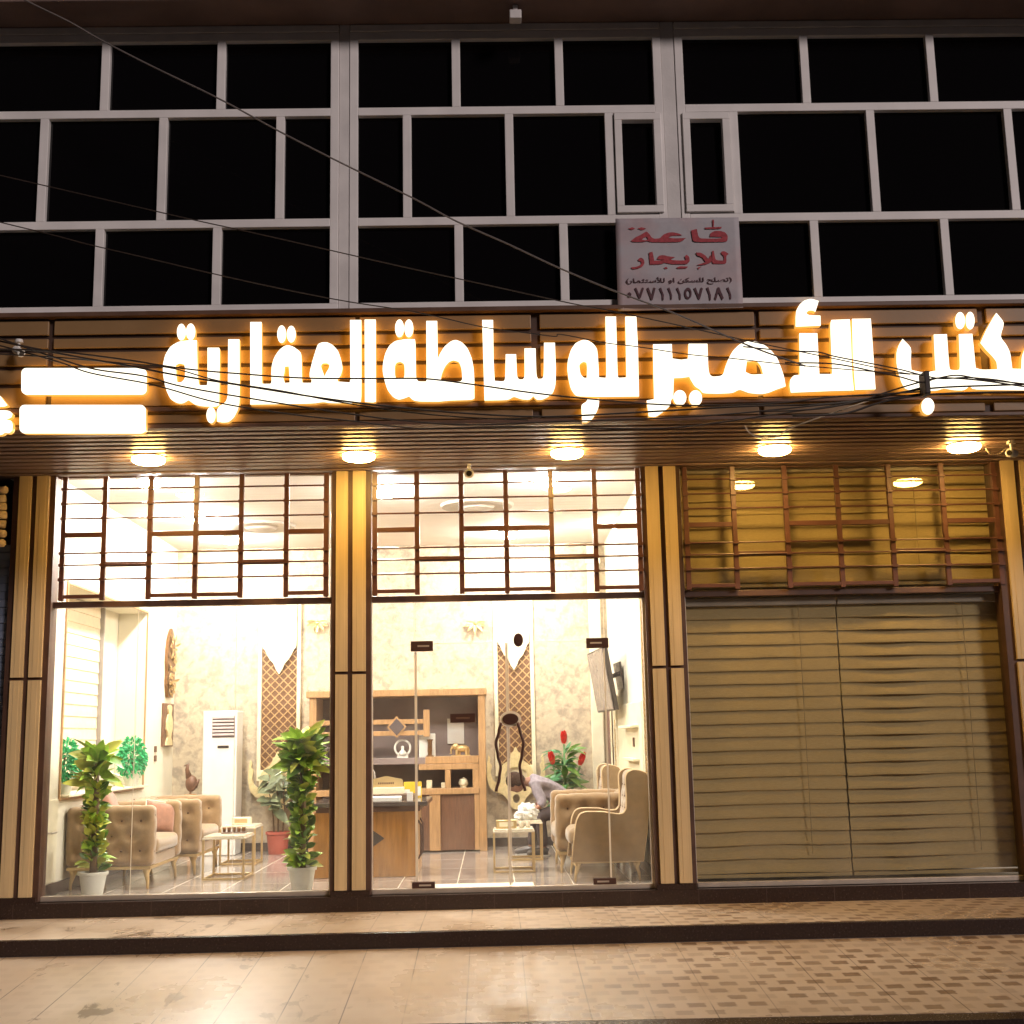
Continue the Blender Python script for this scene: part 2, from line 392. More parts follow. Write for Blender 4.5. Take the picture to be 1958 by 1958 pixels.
# pavement: buff concrete tiles with darker bricks let in, grout every 0.41 m
def pavement(name, c1, c2, cd):
    g = NG(name); x, y, z = g.xyz()
    big = g.noise(0.9, 5); fine = g.noise(35, 3)
    base = g.mix(g.ramp(big, 0.35, 0.68), c1, c2)
    u = g.math('DIVIDE', g.math('ADD', x, 0.2), 0.205); v = g.math('DIVIDE', y, 0.165)
    row = g.math('FLOOR', v)
    u2 = g.math('ADD', u, g.math('MULTIPLY', g.math('MODULO', g.math('ABSOLUTE', row), 2.0), 0.5))
    fu = g.math('FRACT', u2); fv = g.math('FRACT', v); fz = g.math('MULTIPLY_ADD', g.noise(30, 3), 0.16, -0.08)
    inside = g.math('MULTIPLY', g.ramp(g.math('ABSOLUTE', g.math('ADD', g.math('SUBTRACT', fu, 0.5), fz)), 0.33, 0.26), g.ramp(g.math('ABSOLUTE', g.math('ADD', g.math('SUBTRACT', fv, 0.5), fz)), 0.34, 0.24))
    rnd = g.white(g.comb(g.math('FLOOR', u2), row))
    dk = g.math('MULTIPLY', g.ramp(rnd, 0.0, 0.55, 0.2, 1.0), inside)
    wear = g.ramp(g.noise(1.3, 4), 0.28, 0.6, 0.25, 1.0)
    dk = g.math('MULTIPLY', g.math('MULTIPLY', dk, wear), g.ramp(x, -0.6, 1.5, 0.12, 1.0))  # bricks worn at random; leftward fade is shop-light glare put into the colour
    col = g.mix(g.math('MULTIPLY', dk, 0.85), base, cd)
    gx = g.math('ABSOLUTE', g.math('SUBTRACT', g.math('FRACT', g.math('DIVIDE', g.math('ADD', x, 0.2), 0.41)), 0.5))
    grout = g.math('GREATER_THAN', gx, 0.489)
    grout = g.math('MULTIPLY', grout, g.ramp(g.noise(1.7, 3), 0.35, 0.6, 0.1, 0.75))
    col = g.mix(grout, col, (cd[0]*0.5, cd[1]*0.5, cd[2]*0.5))
    st = g.math('MULTIPLY', g.ramp(g.noise(2.6, 7, vec=g.comb(g.math('MULTIPLY', x, 1.5), g.math('MULTIPLY', y, 0.8)), rough=0.62, dist=0.6), 0.60, 0.635), g.ramp(x, -0.6, -2.6, 0.12, 1.0))
    col = g.mix(g.math('MULTIPLY', st, 0.8), col, (0.13, 0.07, 0.03))
    rg = g.math('ADD', g.ramp(big, 0.3, 0.7, 0.23, 0.36), g.math('MULTIPLY', dk, 0.15))
    g.b.inputs['Specular IOR Level'].default_value = 0.65
    return g.out(col, rg, bump=g.math('SUBTRACT', fine, g.math('MULTIPLY', grout, 2.0)), bs=0.15, bd=0.004)
M_pave = pavement('buff_paving', (0.50, 0.385, 0.285), (0.58, 0.47, 0.37), (0.13, 0.065, 0.028))

g = NG('grey_marble_floor'); x, y, z = g.xyz()
vein = g.noise(2.2, 7, rough=0.62, dist=1.2)
col = g.mix(g.ramp(vein, 0.38, 0.62), (0.24, 0.20, 0.18), (0.42, 0.36, 0.315))
gx = g.math('ABSOLUTE', g.math('SUBTRACT', g.math('FRACT', g.math('DIVIDE', g.math('ADD', x, 0.36), 0.56)), 0.5))
gy = g.math('ABSOLUTE', g.math('SUBTRACT', g.math('FRACT', g.math('DIVIDE', y, 1.12)), 0.5))
gr = g.math('MAXIMUM', g.math('GREATER_THAN', gx, 0.491), g.math('GREATER_THAN', gy, 0.4955))
M_floor = g.out(g.mix(gr, col, (0.62, 0.55, 0.45)), g.math('MULTIPLY_ADD', gr, 0.35, 0.13))

g = NG('damask_wallpaper')
v1 = g.noise(7.5, 6, rough=0.62, dist=0.5); v2 = g.noise(22, 4)
col = g.mix(g.ramp(v1, 0.46, 0.62), (0.53, 0.435, 0.315), (0.335, 0.28, 0.215))
col = g.mix(g.math('MULTIPLY', g.ramp(v2, 0.5, 0.75), 0.35), col, (0.78, 0.68, 0.48))
M_paperw = g.out(col, 0.6, bump=v2, bs=0.08)

g = NG('blind_fabric'); x, y, z = g.xyz()
wv = g.noise(55, 3, vec=g.comb(g.math('MULTIPLY', x, 0.4), y, g.math('MULTIPLY', z, 3.0)))
col = g.mix(g.ramp(wv, 0.3, 0.7), (0.36, 0.255, 0.105), (0.43, 0.315, 0.14))
M_blind = g.out(col, 0.7, bump=wv, bs=0.1)
M_blind2 = mat('pale_blind', (0.72, 0.60, 0.42), 0.7, vary=0.06, vscale=12)

# ------------------------------------------------------------------ setting: ground, steps, room shell
FL = 0.03
mb = MB(); mb.box(-40, 40, -60, 6, -1.6, -1.05)
struct(mb, 'street', mat('asphalt', (0.05, 0.047, 0.045), 0.85, vary=0.25, vscale=8, bump=0.4, bscale=90))
# sloping pavement slab, its front kerb slightly skewed to the shop front
def pz(yy): return -0.222+(yy+1.5)*0.085
mb = MB()
yl, yr = -4.75, -3.40
xl, xr = -9.0, 9.0
def fy(xx): return -3.485-xx*0.012
A = [(-9, -1.45), (9, -1.45), (9, fy(9)), (-9, fy(-9))]
vs = [(a, b, pz(b)) for a, b in A]+[(a, b, -1.06) for a, b in A]
mb.add(vs, [(3,2,1,0),(4,5,6,7),(0,1,5,4),(1,2,6,5),(2,3,7,6),(3,0,4,7)])
struct(mb, 'pavement', M_pave)
mb = MB(); mb.add([(-9, fy(-9)-.16, pz(fy(-9))-.012), (9, fy(9)-.16, pz(fy(9))-.012), (9, fy(9)-.002, pz(fy(9))-.002), (-9, fy(-9)-.002, pz(fy(-9))-.002),
    (-9, fy(-9)-.16, -1.06), (9, fy(9)-.16, -1.06), (9, fy(9)-.002, -1.06), (-9, fy(-9)-.002, -1.06)],
    [(0,1,2,3),(7,6,5,4),(4,5,1,0),(5,6,2,1),(6,7,3,2),(7,4,0,3)])
struct(mb, 'kerb', M_sill)
mb = MB(); mb.box(-9, 9, -1.43, -0.1, -0.6, -0.105)
struct(mb, 'step', M_pave)
mb = MB(); mb.box(-9, 9, -1.50, -1.432, -0.5, -0.101)
struct(mb, 'step_riser', M_sill, bev=0.004)
mb = MB(); mb.box(-9, 9, -0.135, 0.10, -0.5, FL-0.004)
for k in range(-14, 16): mb.box(k*0.62-.0025, k*0.62+.0025, -0.1358, -0.13, -0.13, FL-.006, 1)
struct(mb, 'sill_plinth', [M_sill, M_groove], bev=0.0)
LX, RX, BY, CZ = -4.22, 1.58, 5.10, 4.03
mb = MB(); mb.box(LX-.2, RX+.2, 0.102, BY+.2, -0.3, FL); struct(mb, 'floor', M_floor)
mb = MB(); mb.box(LX-.2, RX+.2, BY, BY+.18, FL+.002, CZ); struct(mb, 'wall_back', M_paperw)
mb = MB()     # left wall with its window recess
ny0, ny1, nz0, nz1 = 0.62, 3.62, 0.93, 3.02
mb.box(LX-.34, LX, 0.1, ny0, FL+.002, CZ); mb.box(LX-.34, LX, ny1, BY-.002, FL+.002, CZ)
mb.box(LX-.34, LX, ny0, ny1, FL+.002, nz0); mb.box(LX-.34, LX, ny0, ny1, nz1, CZ)
mb.box(LX-.40, LX-.343, ny0-.1, ny1+.1, nz0-.1, nz1+.1)
struct(mb, 'wall_side', M_wall)
mb = MB(); mb.box(RX, RX+.18, 0.1, BY-.002, FL+.002, CZ); struct(mb, 'wall_partition', M_wall)
mb = MB(); mb.box(LX-.5, RX+.2, 0.06, BY+.2, CZ+.002, CZ+.2)
struct(mb, 'ceiling', M_ceil)
mb = MB()
for (a, b, c, d) in ((LX+.002, LX+.02, 0.12, BY), (RX-.02, RX-.002, 0.12, BY), (LX+.02, RX-.02, BY-.02, BY-.002)): mb.box(a, b, c, d, FL+.001, FL+.11)
struct(mb, 'skirting', mat('dark_skirting', (0.06, 0.045, 0.04), 0.3), bev=0.003)
mb = MB(); mb.box(RX+.25, 5.3, 0.9, 1.0, FL, CZ); mb.box(RX+.182, 5.3, 0.102, 1.0, -0.3, FL-.002); mb.box(RX+.2, 5.3, .2, 1.0, CZ+.002, CZ+.2)
struct(mb, 'wall_store', M_wall)

# ------------------------------------------------------------------ building: upper storey, canopy, pillars
bl = thing('commercial_building', 'two storey shop building with black gridded windows above a slatted canopy', 'building', (0, 0, 0))
WY = -2.0
xP = [at(648, 330, WY).x, at(669, 330, WY).x, at(1272, 330, WY).x, at(1299, 330, WY).x]
ZB, ZT = 4.93, 7.40
mb = MB()
mb.box(xP[0]+.002, xP[1]-.002, WY-.02, WY+.3, ZB, 7.55); mb.box(xP[2]+.002, xP[3]-.002, WY-.02, WY+.3, ZB, 7.55)
mb.box(-8, 9, WY+.3, WY+.4, ZB, 7.6)
mb.build('pilaster', M_plaster, bl, bev=0.006)
mb = MB()
for (a, b) in ((-8, xP[0]-.003), (xP[1]+.003, xP[2]-.003), (xP[3]+.003, 9)): mb.box(a, b, WY-.035, WY+.02, 7.435, 7.50)
mb.build('head_trim', M_plaster, bl, bev=0.006)
mb = MB(); mb.box(-9, 10, WY-.42, 6.2, 7.505, 7.9); mb.build('roof_overhang', M_slab, bl, bev=0.01)
mb = MB(); mb.box(-9, 10, WY+.42, 6.0, 4.25, 4.4); mb.box(-9, 10, 5.9, 6.1, -.3, 7.5); mb.build('floor_slab', M_slab, bl)

def window(name, x0, x1, rows, casement=None, sk=()):
    """rows: three lists of mullion centre X; bars 0.07 wide"""
    h = 0.036
    zt = [7.43, 7.36]; t1 = 6.695; t2 = 5.70; zb = 4.955
    mb = MB(); y0, y1 = WY-.03, WY+.05
    mb.box(x0, x1, y0, y1, zt[1], zt[0]); mb.box(x0, x1, y0, y1, zb-.02, zb+.035)
    for z in (t1, t2): mb.box(x0+.07, x1-.07, y0, y1, z-h, z+h)
    for xx in (x0, x1-.07): mb.box(xx, xx+.07, y0, y1, zb+.035, zt[1])
    for (za, zb_), ms in zip(((t1+h, zt[1]), (t2+h, t1-h), (zb+.035, t2-h)), rows):
        for c in ms: mb.box(c-h, c+h, y0, y1, za, zb_)
    fr = mb.build('window', M_frame, bl, bev=0.004)
    mb = MB(); mb.box(x0+.03, x1-.03, WY+.022, WY+.034, zb, zt[0]-.03); mb.build('pane', M_black, fr)
    if casement:
        a, b = casement; mb = MB(); w_ = .062
        za, zb_ = t2+h+.012, t1-h-.012
        mb.box(a, b, y0-.022, y1-.02, zb_-w_, zb_); mb.box(a, b, y0-.022, y1-.02, za, za+w_)
        mb.box(a, a+w_, y0-.022, y1-.02, za+w_, zb_-w_); mb.box(b-w_, b, y0-.022, y1-.02, za+w_, zb_-w_)
        mb.build('casement', M_frame, fr, bev=0.004)
X = lambda px, py: at(px, py, WY).x
window('w', X(-420, 300), xP[0], [[X(q, 145) for q in (-235, -18, 203, 424)], [X(q, 335) for q in (-372, -145, 83, 311, 536)], [X(q, 520) for q in (-260, -35, 190, 415)]])
window('w', xP[1], xP[2], [[X(872, 145), X(1069, 145)], [X(779, 335), X(975, 335), X(1167, 335)], [X(878, 520), X(1079, 520)]], (X(1177, 335), X(1266, 335)))
window('w', xP[3], X(2400, 300), [[X(q, 140) for q in (1538, 1780, 2020)], [X(q, 335) for q in (1407, 1670, 1935, 2190)], [X(q, 500) for q in (1559, 1809, 2060)]], (X(1308, 335), X(1398, 335)))

# canopy front cladding: grooved beige boards, joints, ledge, top and bottom trims
CY = -2.04
SZ = 4.0
mb = MB(); mb.box(-8, 9, CY+.03, CY+.05, 3.969, 4.925); mb.box(-8, 9, CY+.051, WY+.38, SZ+.095, 4.925); mb.build('canopy_core', M_groove, bl)
bands = [(4.745, 4.865), (4.63, 4.712), (4.485, 4.595), (4.335, 4.45), (4.13, 4.30), (3.985, 4.055)]
jx = [-8]+[X_ for X_ in (at(-360, 640, CY).x, at(98, 640, CY).x, at(683, 800, CY).x, at(1024, 640, CY).x, at(1447, 620, CY).x, at(1880, 640, CY).x, at(2260, 640, CY).x)]+[9]
jw = [0, .02, .022, .018, .036, .02, .036, .02, 0]
mb = MB()
for i in range(len(jx)-1):
    for z0, z1 in bands:
        mb.box(jx[i]+jw[i], jx[i+1]-jw[i+1], CY-.002, CY+.029, z0, z1)
mb.build('cladding', M_clad, bl, bev=0.006)
mb = MB(); mb.box(-8, 9, CY-.05, CY+.028, 4.885, 4.925); mb.box(-8, 9, CY-.045, CY+.0, 4.075, 4.112); mb.box(-8, 9, CY-.04, CY+.05, 3.935, 3.968)
mb.build('canopy_trim', M_brown, bl, bev=0.006)

mb = MB(); mb.box(-8, 9, CY+.051, 0.05, SZ+.05, SZ+.09); mb.build('soffit_board', M_slatdk, bl)
mb = MB(); y = CY+.07
while y < -0.24:
    f_ = min(1, max(0, (y+1.2)/.9))
    mb.box(-8, 9, y, y+.085+.035*f_, SZ-.012, SZ+.049); y += .150
mb.build('soffit_slat', M_slat, bl, bev=0.005)
mb = MB(); mb.box(-8, 9, -.16, .04, SZ-.0, SZ+.048); mb.box(-8, 9, -.15, .035, SZ-.022, SZ-.002)
mb.build('soffit_beam', M_slat, bl, bev=0.006)

def pillar(x0, x1, boards, yF=-.13):
    mb = MB(); zb, zt = FL+.012, SZ-.024
    mb.box(x0, x1, yF+.035, 0.09, zb-.01, zt); o = mb.build('pillar', mat('dark_pillar_core', (.075, .036, .022), .5, vary=.2), bl, bev=0.004)
    mb = MB(); zj = 2.045
    for a, b in boards:
        w_ = b-a
        for z0, z1 in ((zb+.04, zj-.014), (zj+.014, zt-.002)):
            mb.box(a, b, yF+.002, yF+.034, z0, z1)
            mb.box(a+w_*.30, a+w_*.76, yF-.002, yF+.0015, z0, z1)
    mb.build('fluted_board', M_pill, o, bev=0.003)
    mb = MB(); mb.box(x0+.01, x1-.01, yF-.004, yF+.0345, FL-.003, zb+.035); mb.build('base_trim', M_sill, o)
x_ = lambda px: at(px, 1290, -.13).x
pillar(x_(5), x_(89), [(x_(19), x_(43)), (x_(53.5), x_(78))])
pillar(x_(632), x_(709), [(x_(641), x_(664)), (x_(673.5), x_(699))])
pillar(x_(1240), x_(1317), [(x_(1249), x_(1274)), (x_(1284), x_(1308))])
pillar(x_(1932), x_(2040), [(x_(1949), x_(1975)), (x_(1986), x_(2012))])
# neighbouring unit at the far left edge
mb = MB()
for k in range(44): mb.box(-8, x_(4), -.02+.012*(k % 2), .06, FL+k*.075, FL+k*.075+.073)
tag(mb.build('roller_shutter', M_shut, bev=0.004), 'blue grey roller shutter of the next shop at the left edge', 'shutter')
mb = MB()
for k in range(7):
    pts = [(-8+i*.06, -.16-.03*math.sin(i*1.9+k), SZ-.16-k*.085+.012*math.sin(i*1.3+k)) for i in range(59)]
    pts = [p for p in pts if p[0] < x_(3)]
    mb.tube(pts, .038, 8)
tag(mb.build('ruffled_awning', M_awn, smooth=True), 'cream ruffled fabric valance over the shutter at the left edge', 'awning')

# ------------------------------------------------------------------ shop fronts
BAY = [(-4.135, -1.515), (-1.115, 1.455), (1.872, 4.935)]
GZ0, GZ1, TRZ = FL+.045, 3.965, 2.742
labs = ['glazed shop window over tan armchairs and tall plants', 'glazed entrance with a pair of frameless doors between two pillars', 'glazed shop window with closed beige blinds behind it']
fronts = []
for i, (a, b) in enumerate(BAY):
    t = thing('shop_window' if i != 1 else 'shop_entrance', labs[i], 'shop window' if i != 1 else 'entrance', ((a+b)/2, 0, FL)); fronts.append(t)
    mb = MB(); mb.box(a-.03, b+.03, -.03, .05, TRZ-.03, TRZ+.028); mb.box(a-.045, b+.045, -.03, .05, GZ1, SZ-.024)
    mb.build('transom', M_brown if i < 2 else M_brown, t, bev=0.005)
    mb = MB(); mb.box(a-.028, a, -.022, .04, FL, GZ1); mb.box(b, b+.028, -.022, .04, FL, GZ1); mb.box(a, b, -.03, .045, FL-.0, GZ0)
    mb.build('frame', M_alu, t, bev=0.004)
    mb = MB(); mb.box(a+.002, b-.002, .006, .014, TRZ+.03, GZ1-.002); mb.build('upper_pane', M_glass, t)
def pane(t, name, x0, x1, z0, z1, y=.008, edges=''):
    mb = MB(); mb.box(x0, x1, y, y+.009, z0, z1); o = mb.build(name, M_dusty, t)
    if edges:
        mb = MB()
        if 'l' in edges: mb.box(x0-.0035, x0-.0004, y-.001, y+.010, z0, z1)
        if 'r' in edges: mb.box(x1+.0004, x1+.0035, y-.001, y+.010, z0, z1)
        if 't' in edges: mb.box(x0, x1, y-.001, y+.010, z1+.0004, z1+.0035)
        mb.build('glass_edge', M_edge, o)
    return o
a, b = BAY[0]; j1, j2 = at(256, 1450, 0).x, at(447, 1450, 0).x
pane(fronts[0], 'pane', a+.002, j1-.004, GZ0+.001, TRZ-.032, edges='r'); pane(fronts[0], 'pane', j1+.004, j2-.004, GZ0+.001, TRZ-.032); pane(fronts[0], 'pane', j2+.004, b-.002, GZ0+.001, TRZ-.032, edges='l')
a, b = BAY[2]; j1, j2 = at(1617, 1450, 0).x, at(1735, 1450, 0).x
pane(fronts[2], 'pane', a+.002, j1-.003, GZ0+.001, TRZ-.032); pane(fronts[2], 'pane', j1+.003, b-.002, GZ0+.001, TRZ-.032)
a, b = BAY[1]; e = fronts[1]
d0, dm, d1 = at(795, 1450, 0).x, at(975, 1450, 0).x, at(1162, 1450, 0).x
DZ = 2.318
pane(e, 'side_pane', a+.002, d0-.006, GZ0+.001, TRZ-.032, edges='r'); pane(e, 'side_pane', d1+.006, b-.002, GZ0+.001, TRZ-.032, edges='l')
pane(e, 'transom_pane', d0+.002, d1-.002, DZ+.01, TRZ-.032)
def hand(x, sgn):
    pts = []; kn = [(0, .078), (.12, .098), (.30, .128), (.48, .112), (.64, .088), (.8, .102), (1, .135)]
    for k in range(29):
        q = k/28
        for (a0, b0), (a1, b1) in zip(kn, kn[1:]):
            if a0 <= q <= a1:
                u_ = (q-a0)/(a1-a0); u_ = u_*u_*(3-2*u_); off = b0+(b1-b0)*u_; break
        pts.append((x+sgn*off, -.055, 1.56-.63*q))
    return pts
for (x0, x1, sg, e_) in ((d0+.004, dm-.004, -1, 'rt'), (dm+.004, d1-.004, 1, 'lt')):
    dr = pane(e, 'door', x0, x1, GZ0+.012, DZ-.006, edges=e_)
    if sg < 0:
        mb = MB(); mb.box(dm-.026, dm-.0072, -.006, .03, GZ0+.012, DZ-.01)
        mb.build('meeting_strip', M_edge, dr)
    mb = MB(); mb.tube(hand(dm, sg), .0145, 10)
    for z in (1.5, 1.02): mb.tube([(dm+sg*.10, -.05, z), (dm+sg*.10, .0, z)], .009, 8)
    mb.build('handle', M_steel, dr, smooth=True)
    hx = x0 if sg < 0 else x1
    mb = MB(); mb.box(hx-.012, hx+.012, -.004, .0065, GZ0+.06, DZ-.08) if sg < 0 else mb.box(hx-.006, hx+.006, -.004, .0065, GZ0+.06, DZ-.08)
    mb.build('edge_strip', M_edge, dr)
    for z0, z1 in ((DZ-.075, DZ+.02), (GZ0-.002, GZ0+.055)):
        mb = MB(); s_ = 1 if sg < 0 else -1
        mb.box(hx-s_*.045, hx+s_*.165, -.018, .006, z0, z1); mb.box(hx-s_*.045, hx+s_*.165, .0185, .035, z0, z1)
        mb.box(hx+s_*.02, hx+s_*.13, -.021, -.0182, (z0+z1)/2-.008, (z0+z1)/2+.008, 1)
        mb.build('patch_fitting', [M_steel, M_alu], dr, bev=0.003)
    if sg < 0:
        p = at(885, 1373, 0); mb = MB(); mb.box(p.x-.118, p.x+.118, -.014, .006, p.z-.042, p.z+.042); mb.box(p.x-.065, p.x+.065, -.017, -.0142, p.z-.01, p.z+.008, 1)
        mb.build('push_plate', [M_steel, M_brown], dr, bev=0.003)
        p = at(976, 1375, 0)
        mb = MB(); n = 28
        lo = [(p.x+.075*math.cos(2*math.pi*k/n), p.z+.052*math.sin(2*math.pi*k/n)) for k in range(n)]
        li = [(p.x+.102*math.cos(2*math.pi*k/n), p.z+.074*math.sin(2*math.pi*k/n)) for k in range(n)]
        mb.prism([li], -.016, .006, mi=1); mb.prism([lo], -.03, -.0165)
        mb.build('lock', [M_steel, M_edge], dr, auto=True)
p = at(991, 1224, 0)
mb = MB(); n = 24
mb.prism([[(p.x+.047*math.cos(2*math.pi*k/n), p.z+.064*math.sin(2*math.pi*k/n)) for k in range(n)]], -.024, .005)
mb.prism([[(p.x+.02*math.cos(2*math.pi*k/n), p.z+.026*math.sin(2*math.pi*k/n)) for k in range(n)]], -.04, -.0245)
mb.build('top_lock', M_steel, e, auto=True)

# grilles in the upper lights: six columns of square tube and six thin rods
def grille(bay, cols, label):
    a, b = BAY[bay]
    t = thing('window_grille', label, 'grille', ((a+b)/2, -.1, TRZ), 'steel grilles over the shop windows')
    z0, z1 = TRZ+.03, GZ1+.0; y0, y1 = -.105, -.063; h = .023
    mb = MB()
    for c in cols: mb.box(c-h, c+h, y0, y1, z0, z1)
    zm, zl = z0+(z1-z0)*.525, z0+(z1-z0)*.285
    for i in range(6):
        xa, xb = cols[i]+h, cols[i+1]-h
        if i in (1, 4): mb.box(xa, xb, y0+.001, y1-.001, zl-h, zl+h)
        else:
            mb.box(xa, xb, y0+.001, y1-.001, zm-h, zm+h); mb.box(xa, xb, y0+.001, y1-.001, z0+.02, z0+.055)
    for c in (cols[0], cols[3], cols[6]):
        mb.box(c-.012, c+.012, y1+.0005, -.0305 if c == cols[3] else -.0305, TRZ+.0285, TRZ+.029+.05)
    mb.build('lattice', M_grille, t, bev=0.003)
    for q in (.895, .775, .655, .375, .28, .165):
        z = z0+(z1-z0)*q; mb = MB()
        mb.tube([(cols[0]-.01, y0-.010, z), (cols[6]+.01, y0-.010, z)], .0085, 8)
        for c in cols: mb.box(c-.026, c+.026, y0-.021, y0-.0012, z-.014, z+.014)
        mb.build('rod', M_grille, t)
gx = lambda L_, py: [at(q, py, -.08).x for q in L_]
grille(0, gx((122, 200, 287, 375, 461.5, 548, 624), 1020), 'maroon steel grille above the armchair window, leftmost of three')
grille(1, gx((717, 797.5, 882.5, 968, 1054.5, 1138, 1222), 1010), 'maroon steel grille above the glass doors')
grille(2, gx((1312, 1404, 1504, 1604, 1704, 1806, 1906), 1000), 'maroon steel grille in front of the closed blinds')

# blinds of the right bay: overlapping fabric bands that billow
def blind(x0, x1, z0, z1, label, y=.13, pitch=.1245, seed=0, m_=None, bil=()):
    mb = MB(); nx = 60; nb = int((z1-z0)/pitch); vs = []; rows = 0
    prof = [(0, 0), (.12, .12), (.5, .55), (.82, .95), (.97, 1.0), (1.0, .9), (1.0, .15)]
    for bnd in range(nb):
        zt = z1-bnd*pitch
        for t_, q in prof:
            for i in range(nx+1):
                xx = x0+(x1-x0)*i/nx
                A_ = .010+.026*max(0, noise.noise(Vector((xx*1.15+seed, bnd*.07, 3.7)))*1.5+.12)
                for bx, bw, bh in bil: A_ += bh*math.exp(-((xx-bx)/bw)**2)
                sg_ = .012*max(0, noise.noise(Vector((xx*1.15+seed, bnd*.07, 3.7))))*1.6
                wob = .004*noise.noise(Vector((xx*3.1, bnd*1.7+seed, 0)))
                vs.append((xx, y-A_*q, zt-t_*(pitch+sg_*(1 if t_ > .9 else t_))+wob))
            rows += 1
    fs = [(r_*(nx+1)+i, r_*(nx+1)+i+1, (r_+1)*(nx+1)+i+1, (r_+1)*(nx+1)+i) for r_ in range(rows-1) for i in range(nx)]
    mb.add(vs, fs)
    t = thing('window_blind', label, 'blind', ((x0+x1)/2, y, z0), 'beige banded window blinds')
    mb.build('fabric', m_ or M_blind, t, smooth=False, solid=.0015)
    mb = MB(); mb.box(x0, x1, y-.055, y+.03, z1+.002, z1+.075); mb.build('headrail', mat('headrail_grey', (.36, .29, .22), .5), t, bev=.004)
    mb = MB(); mb.box(x0, x1, y-.03, y+.008, z1-nb*pitch-.045, z1-nb*pitch-.012); mb.build('bottom_rail', M_blind, t, bev=.004)
    mb = MB(); xc = x0+(x1-x0)*.75; mb.tube([(xc, y-.066, z1), (xc+.004, y-.062, z0+.2)], .0035, 6); mb.build('cord', mat('tan_cord', (.30, .22, .11), .7), t)
xs = at(1617, 1450, .13).x
blind(BAY[2][0]-.02, xs-.012, GZ0+.03, TRZ-.115, 'beige banded blind, left one in the closed right window', seed=2.2, bil=((2.3, .22, .012), (2.75, .2, .010)))
blind(xs+.002, BAY[2][1]+.02, GZ0+.03, TRZ-.115, 'beige banded blind, right one in the closed right window', seed=9.4, bil=((3.85, .30, .040),))
blind(BAY[2][0]-.02, BAY[2][1]+.02, TRZ+.06, GZ1-.03, 'beige banded blind behind the grille of the closed right window', seed=4.1, pitch=.135, y=.15)

# ------------------------------------------------------------------ illuminated sign
SY0, SY1 = CY-.115, CY-.06
def crop(ox, oy, s): return lambda p: (lambda q: (q.x, q.z))(at(ox+p[0]/s, oy+p[1]/s, SY0))
def ell(cx, cy, rx, ry, n=22): return [(cx+rx*math.cos(2*math.pi*k/n), cy+ry*math.sin(2*math.pi*k/n)) for k in range(n)]
def smooth_loop(lp, sharp=62):      # round the gentle corners of a traced outline, keep the hard ones
    out = []; n = len(lp)
    for i in range(n):
        p0, p1, p2 = Vector(lp[i-1]), Vector(lp[i]), Vector(lp[(i+1) % n])
        a_, b_ = p1-p0, p2-p1
        if a_.length < 1e-6 or b_.length < 1e-6: continue
        an = math.degrees(a_.angle(b_))
        if an > sharp or an < 6: out.append(tuple(p1))
        else:
            k = .28
            out += [tuple(p1-a_*k), tuple(p1*.5+(p1-a_*k)*.25+(p1+b_*k)*.25), tuple(p1+b_*k)]
    return out
sg = thing('shop_sign', 'row of glowing warm white Arabic channel letters along the canopy', 'sign', (0, CY, 4.5))
def letter(fn, loops, sm=True):
    mb = MB(); L_ = [[fn(p) for p in (smooth_loop(lp) if sm else lp)] for lp in loops]
    mb.prism(L_, SY0, SY1, mi=0, ms=1, mbk=2)
    mb.build('letter', [M_face, M_side, M_glow], sg)
B, C_, D, E_ = crop(300, 560, 3.864), crop(700, 560, 3.864), crop(1080, 560, 3.864), crop(1458, 560, 3.864)
letter(B, [[(232,350),(295,350),(300,560),(308,665),(315,683),(368,683),(374,670),(374,405),(460,405),(465,430),(460,830),(435,842),(330,838),(280,825),(235,793),(190,818),(150,815),(100,785),(65,710),(45,600),(45,530),(60,460),(100,395),(160,360)],
    [(140,535),(165,520),(203,530),(209,560),(207,632),(185,658),(152,662),(146,640)]])
letter(B, [ell(181,290,33,62)], 0); letter(B, [ell(250,288,34,62)], 0)
letter(B, [[(527,343),(610,343),(612,800),(600,860),(570,920),(530,955),(485,958),(445,950),(441,870),(462,835),(490,820),(512,800),(524,760)]])
letter(B, [ell(400,903,34,60)], 0)
letter(B, [[(690,215),(773,215),(776,660),(780,672),(840,672),(848,655),(845,600),(848,540),(865,480),(900,425),(940,393),(970,385),(1010,398),(1050,428),(1068,450),(1072,660),(1078,665),(1140,665),(1145,645),(1130,630),(1128,590),(1150,500),(1175,420),(1190,378),(1220,365),(1260,365),(1300,385),(1340,430),(1362,500),(1372,560),(1358,610),(1335,640),(1335,655),(1425,662),(1430,640),(1427,200),(1510,200),(1512,800),(1490,815),(1280,815),(1230,805),(1150,818),(690,825)],
    [(945,545),(975,543),(982,663),(945,666),(932,625),(942,590)], [(1210,540),(1225,520),(1262,520),(1277,535),(1270,560),(1250,590),(1240,620),(1228,590)]])
letter(B, [ell(922,305,33,65)], 0); letter(B, [ell(993,305,33,62)], 0)
letter(B, [[(1535,197),(1617,197),(1618,803),(1600,810),(1537,805)]])
